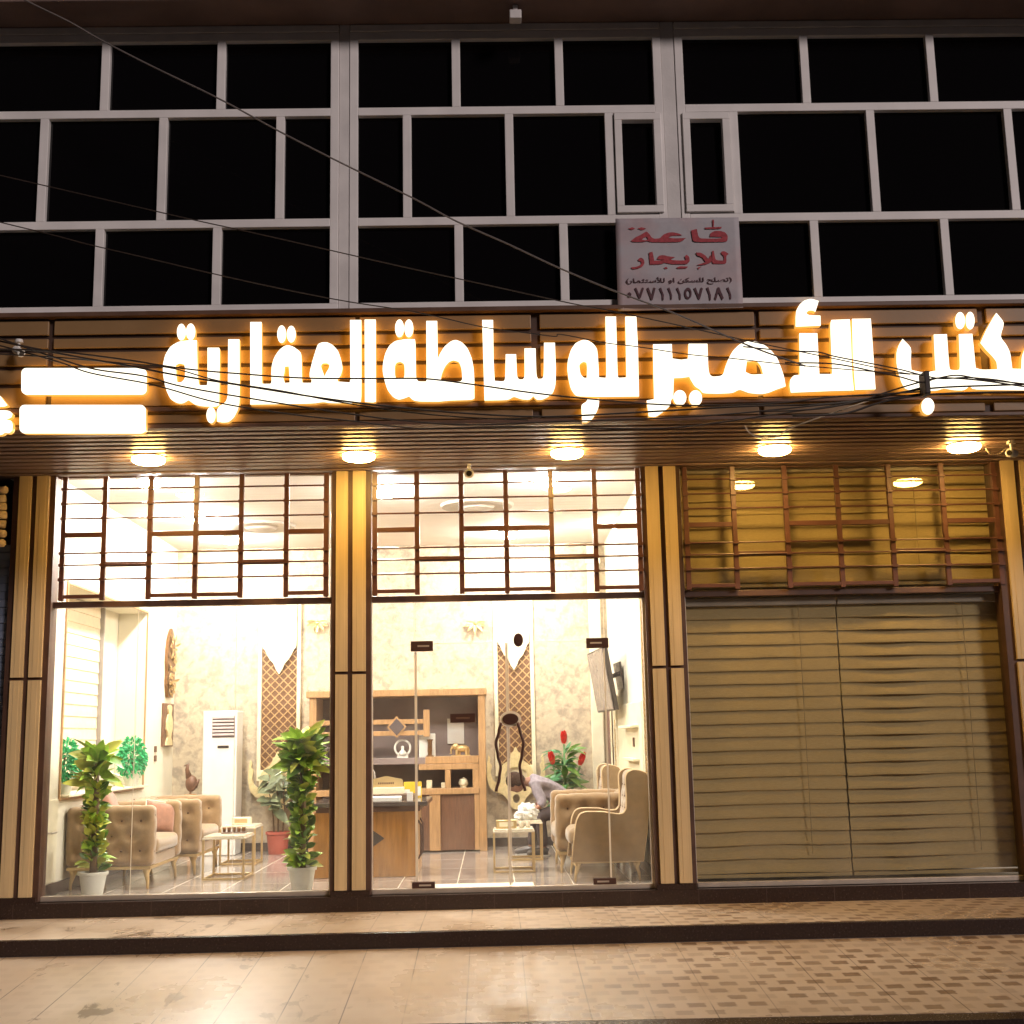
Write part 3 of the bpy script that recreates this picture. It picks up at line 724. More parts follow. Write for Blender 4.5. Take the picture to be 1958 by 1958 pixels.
letter(C_, [[(285,342),(360,342),(365,370),(368,610),(372,635),(385,655),(445,655),(447,640),(445,207),(525,207),(530,490),(545,450),(580,395),(630,355),(665,347),(710,365),(750,410),(780,480),(795,560),(800,650),(800,780),(780,790),(620,795),(540,803),(400,803),(350,795),(318,765),(280,780),(240,790),(200,770),(160,720),(140,660),(122,580),(125,520),(140,450),(170,390),(215,355),(262,347)],
    [(212,540),(225,515),(255,508),(282,525),(285,560),(285,620),(265,635),(235,635),(213,620)], [(550,648),(558,600),(582,545),(612,510),(645,497),(688,510),(706,560),(712,640),(698,656),(640,652)]])
letter(C_, [ell(247,262,33,66)], 0); letter(C_, [ell(316,262,33,66)], 0)
letter(C_, [[(858,200),(938,200),(942,500),(950,650),(1015,655),(1028,640),(1032,453),(1108,453),(1115,620),(1130,640),(1160,640),(1172,620),(1170,410),(1252,410),(1258,610),(1270,635),(1300,635),(1313,615),(1315,368),(1395,368),(1402,560),(1400,680),(1380,740),(1340,772),(1300,790),(1260,790),(1235,762),(1210,790),(1150,787),(1090,765),(1050,792),(875,795)]])
letter(D, [[(300,175),(378,175),(390,620),(398,628),(455,625),(455,600),(447,175),(528,175),(540,400),(548,765),(300,768),(100,765),(75,755),(45,710),(28,640),(18,560),(22,500),(45,420),(80,370),(130,347),(170,350),(210,375),(240,415),(250,560),(252,625),(303,628),(308,600)],
    [(105,530),(135,508),(160,515),(165,545),(163,628),(140,628),(115,600)]])
letter(D, [[(168,782),(255,782),(250,840),(235,880),(200,935),(165,955),(130,955),(125,900),(122,830),(140,815),(160,805)]])
letter(D, [[(652,380),(790,378),(795,485),(860,495),(910,487),(915,376),(1053,376),(1060,560),(1068,600),(1090,620),(1150,615),(1172,600),(1185,550),(1208,490),(1240,430),(1290,380),(1350,357),(1400,357),(1460,375),(1520,420),(1570,480),(1600,560),(1620,620),(1632,690),(1560,715),(1500,740),(1440,748),(1360,740),(1290,712),(1240,740),(1130,745),(1020,742),(1000,715),(960,690),(935,650),(920,620),(860,628),(805,630),(800,780),(785,788),(780,830),(740,870),(670,918),(620,912),(612,850),(605,795),(660,785),(655,600)],
    [(1345,505),(1420,505),(1450,540),(1465,600),(1380,605),(1335,585)]])
letter(D, [ell(850,775,48,57)], 0); letter(D, [ell(966,777,48,58)], 0)
letter(E_, [[(272,298),(405,298),(412,440),(420,600),(512,600),(515,580),(500,230),(510,200),(645,195),(652,310),(664,620),(676,720),(520,724),(210,737),(200,690),(205,640),(230,610),(275,605)]])
letter(E_, [[(662,192),(800,190),(815,400),(835,712),(686,716),(668,490)]])
letter(E_, [[(415,60),(390,140),(370,130),(340,130),(322,148),(340,165),(428,168),(430,242),(245,250),(245,180),(250,130),(275,85),(310,55),(360,43)]])
letter(E_, [[(1035,340),(1100,405),(1095,500),(1100,570),(1195,590),(1280,575),(1275,520),(1265,308),(1362,305),(1380,560),(1395,570),(1445,572),(1460,560),(1450,305),(1550,302),(1575,555),(1620,568),(1735,565),(1730,510),(1700,470),(1650,420),(1610,370),(1650,280),(1700,190),(1728,148),(1788,220),(1755,325),(1800,380),(1830,440),(1845,560),(1912,562),(1915,470),(1945,395),(2000,365),(2070,395),(2120,470),(2140,600),(2150,690),(2060,735),(1932,720),(1560,715),(1530,690),(1490,720),(1420,720),(1340,705),(1280,725),(1060,718),(1030,670),(1005,600),(990,520),(990,440),(1005,390)]])
letter(E_, [ell(1460,205,36,63)], 0); letter(E_, [ell(1534,205,33,65)], 0); letter(E_, [ell(1222,838,48,62)], 0)
K = crop(0, 640, 6.44)
letter(K, [[(-120,935),(60,930),(120,940),(155,975),(140,1020),(75,1045),(140,1060),(158,1110),(150,1180),(110,1215),(60,1205),(20,1235),(-120,1240)]])
letter(K, [[(-60,745),(0,748),(45,810),(92,868),(60,885),(-60,890)]])
def rrect(x0, x1, y0, y1, r, n=7):
    o = []
    for cx, cy, a0 in ((x1-r, y0+r, -90), (x1-r, y1-r, 0), (x0+r, y1-r, 90), (x0+r, y0+r, 180)):
        o += [(cx+r*math.cos(R(a0+90*k/n)), cy+r*math.sin(R(a0+90*k/n))) for k in range(n+1)]
    return o
for (bx, lab) in (((268, 1805, 415, 737, 62), 'blank glowing rounded light box, upper of the pair left of the letters'), ((246, 1795, 868, 1215, 62), 'blank glowing rounded light box, lower of the pair left of the letters')):
    c0 = K(((bx[0]+bx[1])/2, (bx[2]+bx[3])/2))
    t = thing('light_box', lab, 'light box', (c0[0], CY, c0[1]), 'rounded light boxes')
    L_ = [K(p) for p in rrect(*bx)]; n_ = len(L_)
    mb = MB(); mb.prism([L_], SY0-.01, SY0+.004); mb.build('face', M_face, t)
    mb = MB(); mb.prism([L_], SY0+.0045, SY1, mbk=1); mb.build('casing', [M_side, M_glow], t)

# ------------------------------------------------------------------ to-let banner
BNY = WY-.09
bn = crop(1170, 410, 7.43)
def bnp(p): q = at(1170+p[0]/7.43, 410+p[1]/7.43, BNY); return (q.x, q.z)
c0 = bnp((950, 1360))
t = thing('rental_banner', 'faded white to-let banner with red and black Arabic writing over the sign', 'banner', (c0[0], BNY, c0[1]))
nx, nz = 22, 20
corn = [bnp(p) for p in ((50, 60), (1800, 40), (1866, 1325), (85, 1372))]
mb = MB(); vs = []
for j in range(nz+1):
    for i in range(nx+1):
        u_, v_ = i/nx, j/nz
        xx = (corn[0][0]*(1-u_)+corn[1][0]*u_)*(1-v_)+(corn[3][0]*(1-u_)+corn[2][0]*u_)*v_
        zz = (corn[0][1]*(1-u_)+corn[1][1]*u_)*(1-v_)+(corn[3][1]*(1-u_)+corn[2][1]*u_)*v_
        vs.append((xx, BNY+.0035*noise.noise(Vector((u_*3, v_*3, .5)))+.001*noise.noise(Vector((u_*9, v_*7, 4))), zz))
mb.add(vs, [(j*(nx+1)+i, j*(nx+1)+i+1, (j+1)*(nx+1)+i+1, (j+1)*(nx+1)+i) for j in range(nz) for i in range(nx)])
g = NG('banner_cloth'); st = g.noise(5, 5, rough=.6); s2 = g.noise(3, 3)
M_ban = g.out(g.mix(g.math('MULTIPLY', g.ramp(st, .5, .75), .5), g.mix(g.ramp(s2, .4, .65), (.48, .46, .49), (.50, .385, .40)), (.30, .29, .33)), .7)
mb.build('cloth', M_ban, t, smooth=True, solid=.003)
red = [[(1125,230),(1205,210),(1232,345),(1390,348),(1540,345),(1570,325),(1390,320),(1400,270),(1450,240),(1540,238),(1610,260),(1645,310),(1640,380),(1610,395),(1155,397),(1140,330)],
 [(1315,190),(1440,184),(1560,180),(1550,208),(1320,212)], [(1425,80),(1450,80),(1446,182),(1432,182)],
 [(270,380),(330,330),(420,290),(460,260),(490,245),(530,280),(560,330),(600,350),(680,345),(730,290),(800,262),(870,258),(950,275),(1000,300),(860,305),(800,330),(860,345),(1050,340),(1010,375),(960,395),(800,400),(560,400),(500,380),(440,395),(300,395)],
 [(230,205),(290,185),(330,205),(280,225)], [(365,205),(420,185),(485,205),(430,230)],
 [(1420,525),(1445,520),(1460,600),(1475,655),(1590,660),(1590,600),(1550,560),(1550,535),(1600,525),(1660,565),(1625,585),(1625,690),(1605,705),(1440,705),(1424,690)],
 [(1190,545),(1260,545),(1330,590),(1370,640),(1405,575),(1422,640),(1415,680),(1350,710),(1280,725),(1200,725),(1290,695),(1330,680),(1280,610),(1210,590)], [(1215,760),(1270,745),(1230,785)],
 [(525,545),(575,535),(590,600),(600,660),(680,660),(750,650),(640,640),(660,595),(720,580),(800,600),(900,610),(830,640),(870,655),(1000,660),(1050,650),(1030,600),(1060,575),(1100,610),(1105,670),(1070,710),(850,712),(750,690),(700,712),(540,718),(530,620)],
 [(735,765),(770,745),(795,770),(760,780)], [(915,760),(960,740),(1080,745),(1060,770),(930,775)],
 [(370,640),(410,615),(450,640),(465,690),(440,740),(380,770),(290,785),(270,755),(350,750),(400,725),(420,700),(410,670),(375,665)]]
hole_ = [(425,365),(450,335),(485,320),(515,355),(480,372)]
mb = MB()
for k, lp in enumerate(red):
    L_ = [[bnp(p) for p in smooth_loop(lp, 80)]]
    if k == 3: L_.append([bnp(p) for p in hole_])
    mb.prism(L_, BNY-.0075, BNY-.005)
mb.build('red_writing', M_red2, t)
mb = MB()
def place(body, box, sx=1.0):
    vs, fs = GLYPH[body]
    xs_ = [v.x for v in vs]; ys_ = [v.y for v in vs]
    (xa, za), (xb, zb_) = bnp((box[0], box[3])), bnp((box[1], box[2]))
    x0_, x1_, y0_, y1_ = min(xs_), max(xs_), min(ys_), max(ys_)
    out = [(xa+(v.x-x0_)/(x1_-x0_)*(xb-xa), BNY-.007-v.z, za+(v.y-y0_)/(y1_-y0_)*(zb_-za)) for v in vs]
    mb.add(out, fs)
place(LINE, (205, 1700, 880, 1010))
digits = [[(225,1120),(250,1108),(280,1135),(262,1180),(235,1185),(218,1150)],
 [(320,1055),(345,1042),(392,1150),(430,1040),(455,1052),(408,1195),(385,1195)], [(492,1055),(520,1040),(566,1160),(592,1040),(620,1055),(578,1218),(555,1218)],
 [(670,1055),(698,1042),(738,1150),(734,1222),(714,1218),(708,1140)], [(788,1055),(816,1040),(854,1150),(852,1212),(833,1212),(826,1135)], [(912,1055),(940,1040),(978,1150),(978,1215),(958,1210),(950,1135)],
 [(1160,1055),(1190,1042),(1232,1150),(1265,1040),(1292,1055),(1250,1210),(1228,1210)], [(1338,1050),(1368,1035),(1406,1150),(1404,1222),(1386,1218),(1376,1140)],
 [(1455,1200),(1500,1040),(1525,1040),(1587,1190),(1565,1220),(1513,1110),(1478,1222)], [(1624,1050),(1655,1035),(1695,1150),(1694,1208),(1674,1204),(1664,1135)]]
for lp in digits: mb.prism([[bnp(p) for p in lp]], BNY-.0075, BNY-.005)
mb.prism([[bnp(p) for p in ell(1080, 1125, 52, 82)], [bnp(p) for p in ell(1082, 1130, 26, 46)]], BNY-.0075, BNY-.005)
mb.build('black_writing', M_ink, t)

# ------------------------------------------------------------------ lamps under the canopy, cameras, cables
wh = ['first from the left, above the tall potted plant', 'second from the left, above the first pillar', 'third from the left, above the glass doors', 'fourth from the left, above the closed blinds', 'last on the right, above the closed blinds']
proto = None
for k, (px, py) in enumerate(((284, 886), (686, 876), (1084, 868), (1481, 860), (1843, 852))):
    p = at(px, py, -.80)
    lab = 'glowing round canopy lamp, '+wh[k]
    if proto is None:
        proto = thing('canopy_lamp', lab, 'lamp', (0, 0, 0), 'round canopy lamps')
        mb = MB(); mb.lathe((0, 0, 0), [(.145, 0), (.150, -.006), (.150, -.010), (.144, -.012)], 28); mb.build('rim', M_white, proto, auto=True)
        mb = MB(); mb.lathe((0, 0, 0), [(.143, -.0125), (.148, -.026), (.143, -.044), (.12, -.058), (.07, -.066), (.001, -.068)], 28); mb.build('diffuser', M_lamp, proto, smooth=True)
        o = proto
    else: o = copy_tree(proto)
    o.location = (p.x, p.y, SZ-.0125); o['label'] = lab

def camera_box(px, py, Y, label, sc=1.0, look=(0, -1, -.25)):
    p = at(px, py, Y); t = thing('security_camera', label, 'camera', p)
    mb = MB(); mb.lathe(p+Vector((0, 0, .0)), [(.03*sc, .055*sc), (.034*sc, .03*sc), (.012*sc, .028*sc), (.012*sc, -.03*sc)], 14); mb.build('mount', M_white, t, auto=True)
    d = Vector(look).normalized(); q = p+Vector((0, -.01, -.045*sc))
    mb = MB(); mb.tube([q-d*.05*sc, q-d*.045*sc, q+d*.06*sc, q+d*.065*sc], [.02*sc, .032*sc, .034*sc, .028*sc], 14); mb.build('housing', M_white, t, auto=True)
    mb = MB(); mb.tube([q+d*.0655*sc, q+d*.07*sc], .02*sc, 12); mb.build('lens', M_dark, t)
camera_box(897, 893, -.28, 'small round white security camera hanging from the canopy above the doors', 1.35)
camera_box(1934, 856, -.9, 'white security camera with a dangling cable at the right canopy lamp', 1.2, (-.6, -.7, -.1))
camera_box(36, 662, CY-.12, 'small pale security camera on the canopy front above the left light box', 1.0, (.7, -.6, -.5))
mb = MB(); p = at(985, 8, WY-.3)
mb.box(p.x-.05, p.x+.05, p.y-.05, p.y+.05, 7.36, 7.44); mb.box(p.x-.02, p.x+.02, p.y-.02, p.y+.02, 7.44, 7.503)
tag(mb.build('ceiling_bracket', M_plaster, bev=.008), 'small white metal bracket under the dark roof overhang', 'bracket')

def cable(pts, Y, r, m_, label, name='overhead_cable', wig=0.0):
    P = [at(a, b, Y) for a, b in pts]; out = []
    for i in range(len(P)-1):
        p0, p1, p2, p3 = P[max(i-1, 0)], P[i], P[i+1], P[min(i+2, len(P)-1)]
        for k in range(6):
            t_ = k/6
            out.append(.5*((2*p1)+(p2-p0)*t_+(2*p0-5*p1+4*p2-p3)*t_*t_+(3*p1-p0-3*p2+p3)*t_**3))
    out.append(P[-1])
    for i, q in enumerate(out): q.y += .05*noise.noise(Vector((q.x*.8, Y*7, 0)))
    mb = MB(); mb.tube(out, r, 6)
    return tag(mb.build(name, m_, smooth=True), label, 'cable', 'overhead cables')
cable([(-20, -40), (51, 0), (130, 38), (191, 73), (290, 126), (413, 188), (533, 253), (635, 304), (787, 379), (872, 424), (975, 468), (1070, 511), (1180, 557), (1300, 603), (1430, 660), (1540, 700)], -2.75, .0065, M_cableg, 'pale grey cable running from the top left corner down to the banner')
cable([(-20, 332), (85, 355), (302, 405), (478, 444), (635, 480), (869, 530), (1074, 576), (1162, 593), (1300, 622), (1500, 665), (1700, 708), (1760, 716)], -2.6, .0045, M_cable, 'thin black cable crossing the middle windows above the letters')
cable([(-20, 421), (96, 448), (191, 473), (417, 526), (635, 570), (793, 596), (922, 627), (1018, 640), (1062, 645), (1073, 641), (1158, 656), (1220, 663), (1317, 678), (1390, 685), (1494, 697), (1600, 706), (1740, 716)], -2.5, .0045, M_cable, 'thin black cable crossing the lowest windows at left and then the letters')
cable([(-20, 668), (103, 671), (233, 687), (313, 700), (375, 708), (458, 715), (585, 723), (735, 723), (816, 724), (907, 736), (1010, 751), (1114, 762), (1300, 775), (1480, 772), (1600, 758), (1762, 748)], -2.45, .0065, M_cable, 'thick black cable lying across the middle of the letters')
cable([(-20, 640), (60, 668), (109, 684), (181, 705), (272, 718), (336, 736), (414, 751), (479, 762), (533, 771), (610, 783), (675, 792), (766, 803), (900, 812), (1080, 806), (1260, 800), (1400, 792), (1560, 775), (1700, 760), (1762, 752)], -2.42, .0065, M_cable, 'black cable sagging below the left letters to the canopy edge')
cable([(-20, 655), (109, 690), (170, 711), (272, 730), (320, 742), (420, 770), (560, 793), (680, 806), (800, 818), (960, 815), (1130, 820), (1300, 818), (1500, 790), (1660, 764), (1762, 741)], -2.38, .006, M_cable, 'lowest black cable of the bundle sagging along the canopy slats')
cable([(-20, 648), (120, 676), (240, 697), (330, 715), (470, 738), (620, 762), (760, 778), (900, 790), (1050, 797), (1240, 788), (1420, 778), (1600, 770), (1762, 744), (1900, 738), (1980, 735)], -2.4, .0075, M_cable, 'black cable along the brown ledge under the letters')
cable([(-20, 676), (110, 682), (250, 694), (330, 703), (420, 728), (540, 748), (640, 768), (760, 785), (880, 796), (1010, 803)], -2.36, .0055, M_cable, 'black cable leaving the left bundle between the light box and the letters')
cable([(1420, 664), (1500, 672), (1561, 674), (1595, 682), (1655, 693), (1717, 705), (1768, 718), (1802, 724), (1846, 722), (1898, 726), (1940, 733), (1990, 742)], -2.48, .0055, M_cable, 'black cable looping over the right end letters to the cable tie')
cable([(1500, 695), (1594, 697), (1672, 711), (1717, 720), (1761, 731), (1790, 724), (1830, 718), (1880, 726), (1990, 738)], -2.5, .006, M_cable, 'thin black cable tied at the right end letters')
cable([(1458, 788), (1560, 782), (1640, 767), (1704, 746), (1763, 729), (1800, 722), (1870, 727), (1950, 739), (1990, 744)], -2.44, .0065, M_cable, 'black cable climbing from the slats to the tie at the right end letters')
cable([(1515, 795), (1613, 790), (1678, 770), (1742, 757), (1830, 752), (1990, 750)], -2.42, .009, M_cable, 'thick black cable on the ledge below the right end letters')
cable([(1424, 814), (1434, 829), (1453, 837), (1484, 836), (1507, 821), (1554, 803), (1620, 780), (1700, 752)], -2.30, .0055, M_cablew, 'pale thin cable looping down over the slats above the fourth lamp')
cable([(1886, 856), (1892, 865), (1903, 869), (1915, 866), (1921, 859), (1928, 858)], -.95, .006, M_cablew, 'short pale cable dangling beside the right security camera')
mb = MB(); p0, p1 = at(1768, 712, -2.47), at(1766, 757, -2.44)
mb.box(p0.x-.022, p0.x+.022, -2.52, -2.38, p1.z, p0.z); tag(mb.build('cable_tie', M_cable, bev=.008), 'black clamp holding the cables together at the right end letters', 'cable tie')

# ------------------------------------------------------------------ room: ceiling lamps
pos = [(286, 922), (374, 988), (442, 1030), (1042, 918), (972, 1020), (1186, 1004), (735, 940)]
desc = ['leftmost, near the armchair window', 'second from the left', 'deepest on the left side', 'nearest above the glass doors', 'deepest above the desk', 'rightmost, near the screen', 'near the middle pillar']
proto = None
for k, (px, py) in enumerate(pos):
    p = atz(px, py, CZ-.02); lab = 'blazing round ceiling lamp inside the shop, '+desc[k]
    if proto is None:
        proto = o = thing('ceiling_lamp', lab, 'lamp', (0, 0, 0), 'ceiling lamps inside the shop')
        mb = MB(); mb.lathe((0, 0, 0), [(.13, 0), (.13, -.012), (.112, -.02), (.105, -.012)], 24); mb.build('ring', M_white, o, auto=True)
        mb = MB(); mb.lathe((0, 0, 0), [(.1, -.021), (.1, -.055), (.085, -.075), (.05, -.083), (.001, -.085)], 24); mb.build('diffuser', M_room, o, smooth=True)
    else: o = copy_tree(proto)
    o.location = (p.x, min(p.y, BY-.4), CZ-.001); o['label'] = lab
for (px, py, lab) in ((500, 1005, 'pale oval plaster rose on the ceiling above the armchair window'), (912, 965, 'pale oval plaster rose on the ceiling above the glass doors')):
    p = atz(px, py, CZ); mb = MB()
    mb.lathe((p.x, min(p.y, 3.6), CZ), [(.42, -.001), (.40, -.03), (.33, -.035), (.30, -.018), (.2, -.02), (.17, -.05), (.05, -.07), (.001, -.07)], 36)
    tag(mb.build('ceiling_rose', mat('grey_plaster', (.55, .49, .44), .7), auto=True), lab, 'ceiling rose')

# ------------------------------------------------------------------ seating
def sofa():
    t = thing('tufted_armchair', 'x', 'armchair', (0, 0, 0))
    W, Dp, Ht, at_ = 1.22, .86, .80, .17
    def grid(face, u0, u1, v0, v1, nu, nv):
        out = []
        for j in range(nv):
            for i in range(nu):
                if j % 2 and i == nu-1: continue
                u_ = u0+(u1-u0)*((i+(.5 if j % 2 else 0))/(nu-1)); v_ = v0+(v1-v0)*j/(nv-1)
                out.append(((face(u_, v_)), .058, .040))
        return out
    zc = (.22+Ht)/2; hz = (Ht-.22)/2
    for s_ in (-1, 1):
        dm_ = grid(lambda u_, v_: Vector((u_, -at_/2, v_)), -.27, .31, -.15, .15, 4, 3)+grid(lambda u_, v_: Vector((u_, at_/2, v_)), -.27, .31, -.15, .15, 4, 3)
        dm_ += [(Vector((Dp/2, 0, q)), .04, .012) for q in (-.16, .02, .2)]+[(Vector((q, 0, hz)), .04, .012) for q in (-.3, -.1, .1, .3)]
        mb = rbox(Dp, at_, hz*2, .055, 30, dm_, (0, s_*(W/2-at_/2), zc), .008)
        for (q, _, _) in dm_: mb.ball(Vector((q[0]*.97, q[1]-math.copysign(.034, q[1]) if abs(q[1]) > .05 else q[1], q[2]*.96)).to_3d()+Vector((0, s_*(W/2-at_/2), zc)), .012, 6, mi=1)
        weld(mb.build('arm', [M_velvet, M_button], t, smooth=True))
    dm_ = grid(lambda u_, v_: Vector((.08, u_, v_)), -.4, .4, -.2, .2, 5, 4)+[(Vector((0, q, hz)), .045, .018) for q in (-.36, -.12, .12, .36)]
    mb = rbox(.16, W-2*at_+.02, hz*2, .055, 30, dm_, (-Dp/2+.082, 0, zc), .008)
    for (q, _, _) in dm_: mb.ball(Vector(q)*.99+Vector((-Dp/2+.082, 0, zc)), .009, 5, mi=1)
    weld(mb.build('backrest', [M_velvet, M_button], t, smooth=True))
    weld(rbox(Dp-.17, W-2*at_-.01, .16, .05, 20, (), (.085, 0, .40), .018).build('seat', M_velvet2, t, smooth=True))
    mb = MB(); mb.box(-Dp/2+.16, Dp/2-.03, -(W/2-at_-.004), W/2-at_-.004, .215, .325); mb.build('seat_base', M_velvet, t, bev=.015)
    mb = MB(); mb.box(-Dp/2+.02, Dp/2-.02, -W/2+.02, W/2-.02, .188, .218); mb.build('brass_plinth', M_gold, t, bev=.004)
    for sx in (-1, 1):
        for sy in (-1, 1):
            mb = MB(); x0, y0 = sx*(Dp/2-.07), sy*(W/2-.07)
            mb.tube([(x0, y0, .19), (x0, y0, .14), (x0+sx*.015, y0+sy*.012, .07), (x0+sx*.018, y0+sy*.015, 0)], [.045, .026, .016, .013], 10); mb.build('leg', M_gold, t, smooth=True)
    return t
def wing():
    t = thing('wing_chair', 'x', 'wing chair', (0, 0, 0))
    pr = [(.76,.19),(.80,.48),(.815,.575),(.85,.64),(.905,.66),(1.09,.655),(1.21,.63),(1.275,.635),(1.31,.68),(1.315,.82),(1.31,.985),(1.33,1.03),(1.385,1.055),(1.455,1.045),(1.53,1.01),(1.525,.75),(1.50,.47),(1.455,.185)]
    pf = smooth_loop([(1.145-a, b) for a, b in pr], 80)      # faces +X, origin under the middle
    W = .78
    for s_ in (-1, 1):
        mb = MB(); y0 = s_*(W/2); y1 = s_*(W/2-.085)
        mb.prism([pf], min(y0, y1), max(y0, y1)); o = mb.build('side', M_velvet2, t, bev=.014)
        mb = MB(); ed = [(a, y0-s_*.008, b) for a, b in pf]; mb.tube(ed+[ed[0]], .0075, 6)
        ed = [(a, y1+s_*.008, b) for a, b in pf]; mb.tube(ed+[ed[0]], .0075, 6)
        mb.build('piping', mat('pale_piping', (.62, .45, .26), .7), o, smooth=True)
    dm_ = [(Vector((.07, y_, z_)), .05, .026) for y_ in (-.2, 0, .2) for z_ in (-.22, 0, .22)]+[(Vector((.07, y_, z_)), .05, .026) for y_ in (-.1, .1) for z_ in (-.11, .11)]
    mb = rbox(.14, W-.165, .72, .05, 26, dm_, (0, 0, 0), .012)
    for (q, _, _) in dm_: mb.ball(Vector(q)*.985, .009, 5, mi=1)
    bk = weld(mb.build('backrest', [M_velvet2, M_button], t, smooth=True))
    bk.location = (-.235, 0, .68); bk.rotation_euler = (0, R(-6), 0)
    weld(rbox(.60, W-.175, .17, .06, 20, (), (.10, 0, .42), .02).build('seat', M_velvet2, t, smooth=True))
    mb = MB(); mb.box(-.26, .345, -(W/2-.088), W/2-.088, .21, .33); mb.build('seat_base', M_velvet2, t, bev=.015)
    mb = MB(); mb.box(-.28, .35, -W/2+.015, W/2-.015, .172, .186); mb.build('brass_plinth', M_gold, t, bev=.003)
    for sx, xx in ((-1, -.25), (1, .33)):
        for sy in (-1, 1):
            mb = MB(); y0 = sy*(W/2-.06)
            mb.tube([(xx, y0, .173), (xx, y0, .13), (xx+sx*.02, y0, .06), (xx+sx*.024, y0, 0)], [.04, .024, .014, .011], 10); mb.build('leg', M_gold, t, smooth=True)
    return t
def put(root, x, y, rz, label, group, first):
    o = root if first else copy_tree(root)
    o.location = (x, y, FL+.001); o.rotation_euler = (0, 0, R(rz)); o['label'] = label; o['group'] = group
    return o
s0 = sofa()
put(s0, -3.775, 1.42, 0, 'tan tufted armchair behind the left potted plant, nearest on the left wall', 'tan tufted armchairs', True)
put(s0, -3.62, 2.74, 0, 'tan tufted armchair beside the white air conditioner', 'tan tufted armchairs', False)
put(s0, 1.08, 2.06, 180, 'tan tufted armchair behind the near wing chair', 'tan tufted armchairs', False)
w0 = wing()
put(w0, 1.145, 1.02, 180, 'sand wing chair in profile just inside the glass doors', 'sand wing chairs', True)
put(w0, 1.13, 3.62, 180, 'sand wing chair at the back below the red flowers', 'sand wing chairs', False)
def cushion(name, loc, rot, sz, m_, label, edge=True):
    t = thing(name, label, 'cushion', (0, 0, 0))
    mb = MB(); n = 12; S = sz/2
    for sgn in (-1, 1):
        vs = []
        for i in range(n+1):
            for j in range(n+1):
                u_, v_ = -1+2*i/n, -1+2*j/n
                pin = 1-.10*(u_*u_*(1-v_*v_)*0+abs(u_)**3*(1-abs(v_)**2)*.6)
                pin2 = 1-.10*(abs(v_)**3*(1-abs(u_)**2)*.6)
                vs.append((S*u_*pin, sgn*.075*((1-u_**4)*(1-v_**4))**.6, S*v_*pin2))
        mb.add(vs, [(i*(n+1)+j, (i+1)*(n+1)+j, (i+1)*(n+1)+j+1, i*(n+1)+j+1) for i in range(n) for j in range(n)])
    weld(mb.build('cover', m_, t, smooth=True))
    if edge:
        mb = MB(); mb.tube([(-S, 0, -S), (S, 0, -S), (S, 0, S), (-S, 0, S), (-S, 0, -S)], .008, 6); mb.build('piping', M_cream, t, smooth=True)
    t.location = loc; t.rotation_euler = rot
cushion('throw_pillow', (-3.53, 1.80, .66), (R(-14), R(10), R(40)), .34, M_pink, 'brown throw pillow with pale piping on the nearest left armchair')
cushion('throw_pillow', (-3.90, 1.20, .80), (R(-20), R(0), R(90)), .38, M_pink, 'brown throw pillow against the back of the nearest left armchair, by the plant')

# nesting brass side tables
def table(x, y, wx, wy, h, label, rz=0):
    t = thing('side_table', label, 'table', (x, y, FL), 'brass side tables with pale tops')
    a, b, r_ = wx/2, wy/2, .011
    mb = MB(); mb.box(-a+.012, a-.012, -b+.012, b-.012, h-.012, h+.004); mb.box(-a, a, -b, b, h-.0125-.018, h-.0125)
    top = mb.build('table_top', mat('pale_marble', (.72, .64, .50), .2, vary=.08), None, bev=.003); top.parent = t
    for sx in (-1, 1):
        for sy in (-1, 1):
            mb = MB(); mb.box(sx*(a-r_)-r_, sx*(a-r_)+r_, sy*(b-r_)-r_, sy*(b-r_)+r_, .0225, h-.031); o = mb.build('leg', M_gold, None, bev=.002); o.parent = t
    mb = MB()
    for sy in (-1, 1): mb.box(-a, a, sy*(b-r_)-r_, sy*(b-r_)+r_, .001, .022)
    for sx in (-1, 1): mb.box(sx*(a-r_)-r_, sx*(a-r_)+r_, -b+2*r_, b-2*r_, .001, .022)
    o = mb.build('base_frame', M_gold, None, bev=.002); o.parent = t
    t.rotation_euler = (0, 0, R(rz)); return t
table(-2.80, 1.80, .44, .55, .44, 'brass side table with tea glasses, nearest left armchair')
table(-2.98, 3.45, .42, .50, .44, 'brass side table with a tissue box near the red pot')
table(.215, 1.86, .44, .44, .44, 'brass side table with gold box in front of the wing chair')
table(.37, 3.20, .40, .42, .44, 'brass side table at the feet of the bending man')
TZ = FL+.4445
def tissue(x, y, label, m_):
    t = thing('tissue_box', label, 'box', (x, y, TZ)); mb = MB(); mb.box(x-.11, x+.11, y-.055, y+.055, TZ, TZ+.085); mb.build('box', m_, t, bev=.006)
    mb = MB(); mb.box(x-.075, x+.075, y-.0565, y-.0552, TZ+.02, TZ+.065); mb.build('panel', M_cream if m_ is M_gold else M_gold, t)
tissue(.14, 1.84, 'gold tissue box on the right side table', M_gold)
tissue(-2.98, 3.45, 'cream tissue box on the far left side table', M_cream)
for k, (x, y, lab) in enumerate(((.30, 1.80, 'small tea glass on the right side table, left of the pair'), (.37, 1.86, 'small tea glass on the right side table, right of the pair'))):
    mb = MB(); mb.lathe((x, y, TZ), [(.024, .001), (.026, .02), (.02, .045), (.027, .075), (.025, .075), (.018, .045), (.022, .01)], 16)
    tag(mb.build('tea_glass', mat('tea_glass_pale', (.75, .68, .55), .1, vary=.03), smooth=True), lab, 'glass', 'tea glasses')
t = thing('glass_tray', 'brown tray with small glasses on the near left side table', 'tray', (-2.78, 1.95, TZ))
mb = MB(); mb.box(-2.90, -2.64, 1.88, 2.02, TZ, TZ+.012); mb.build('tray', M_brown, t, bev=.004)
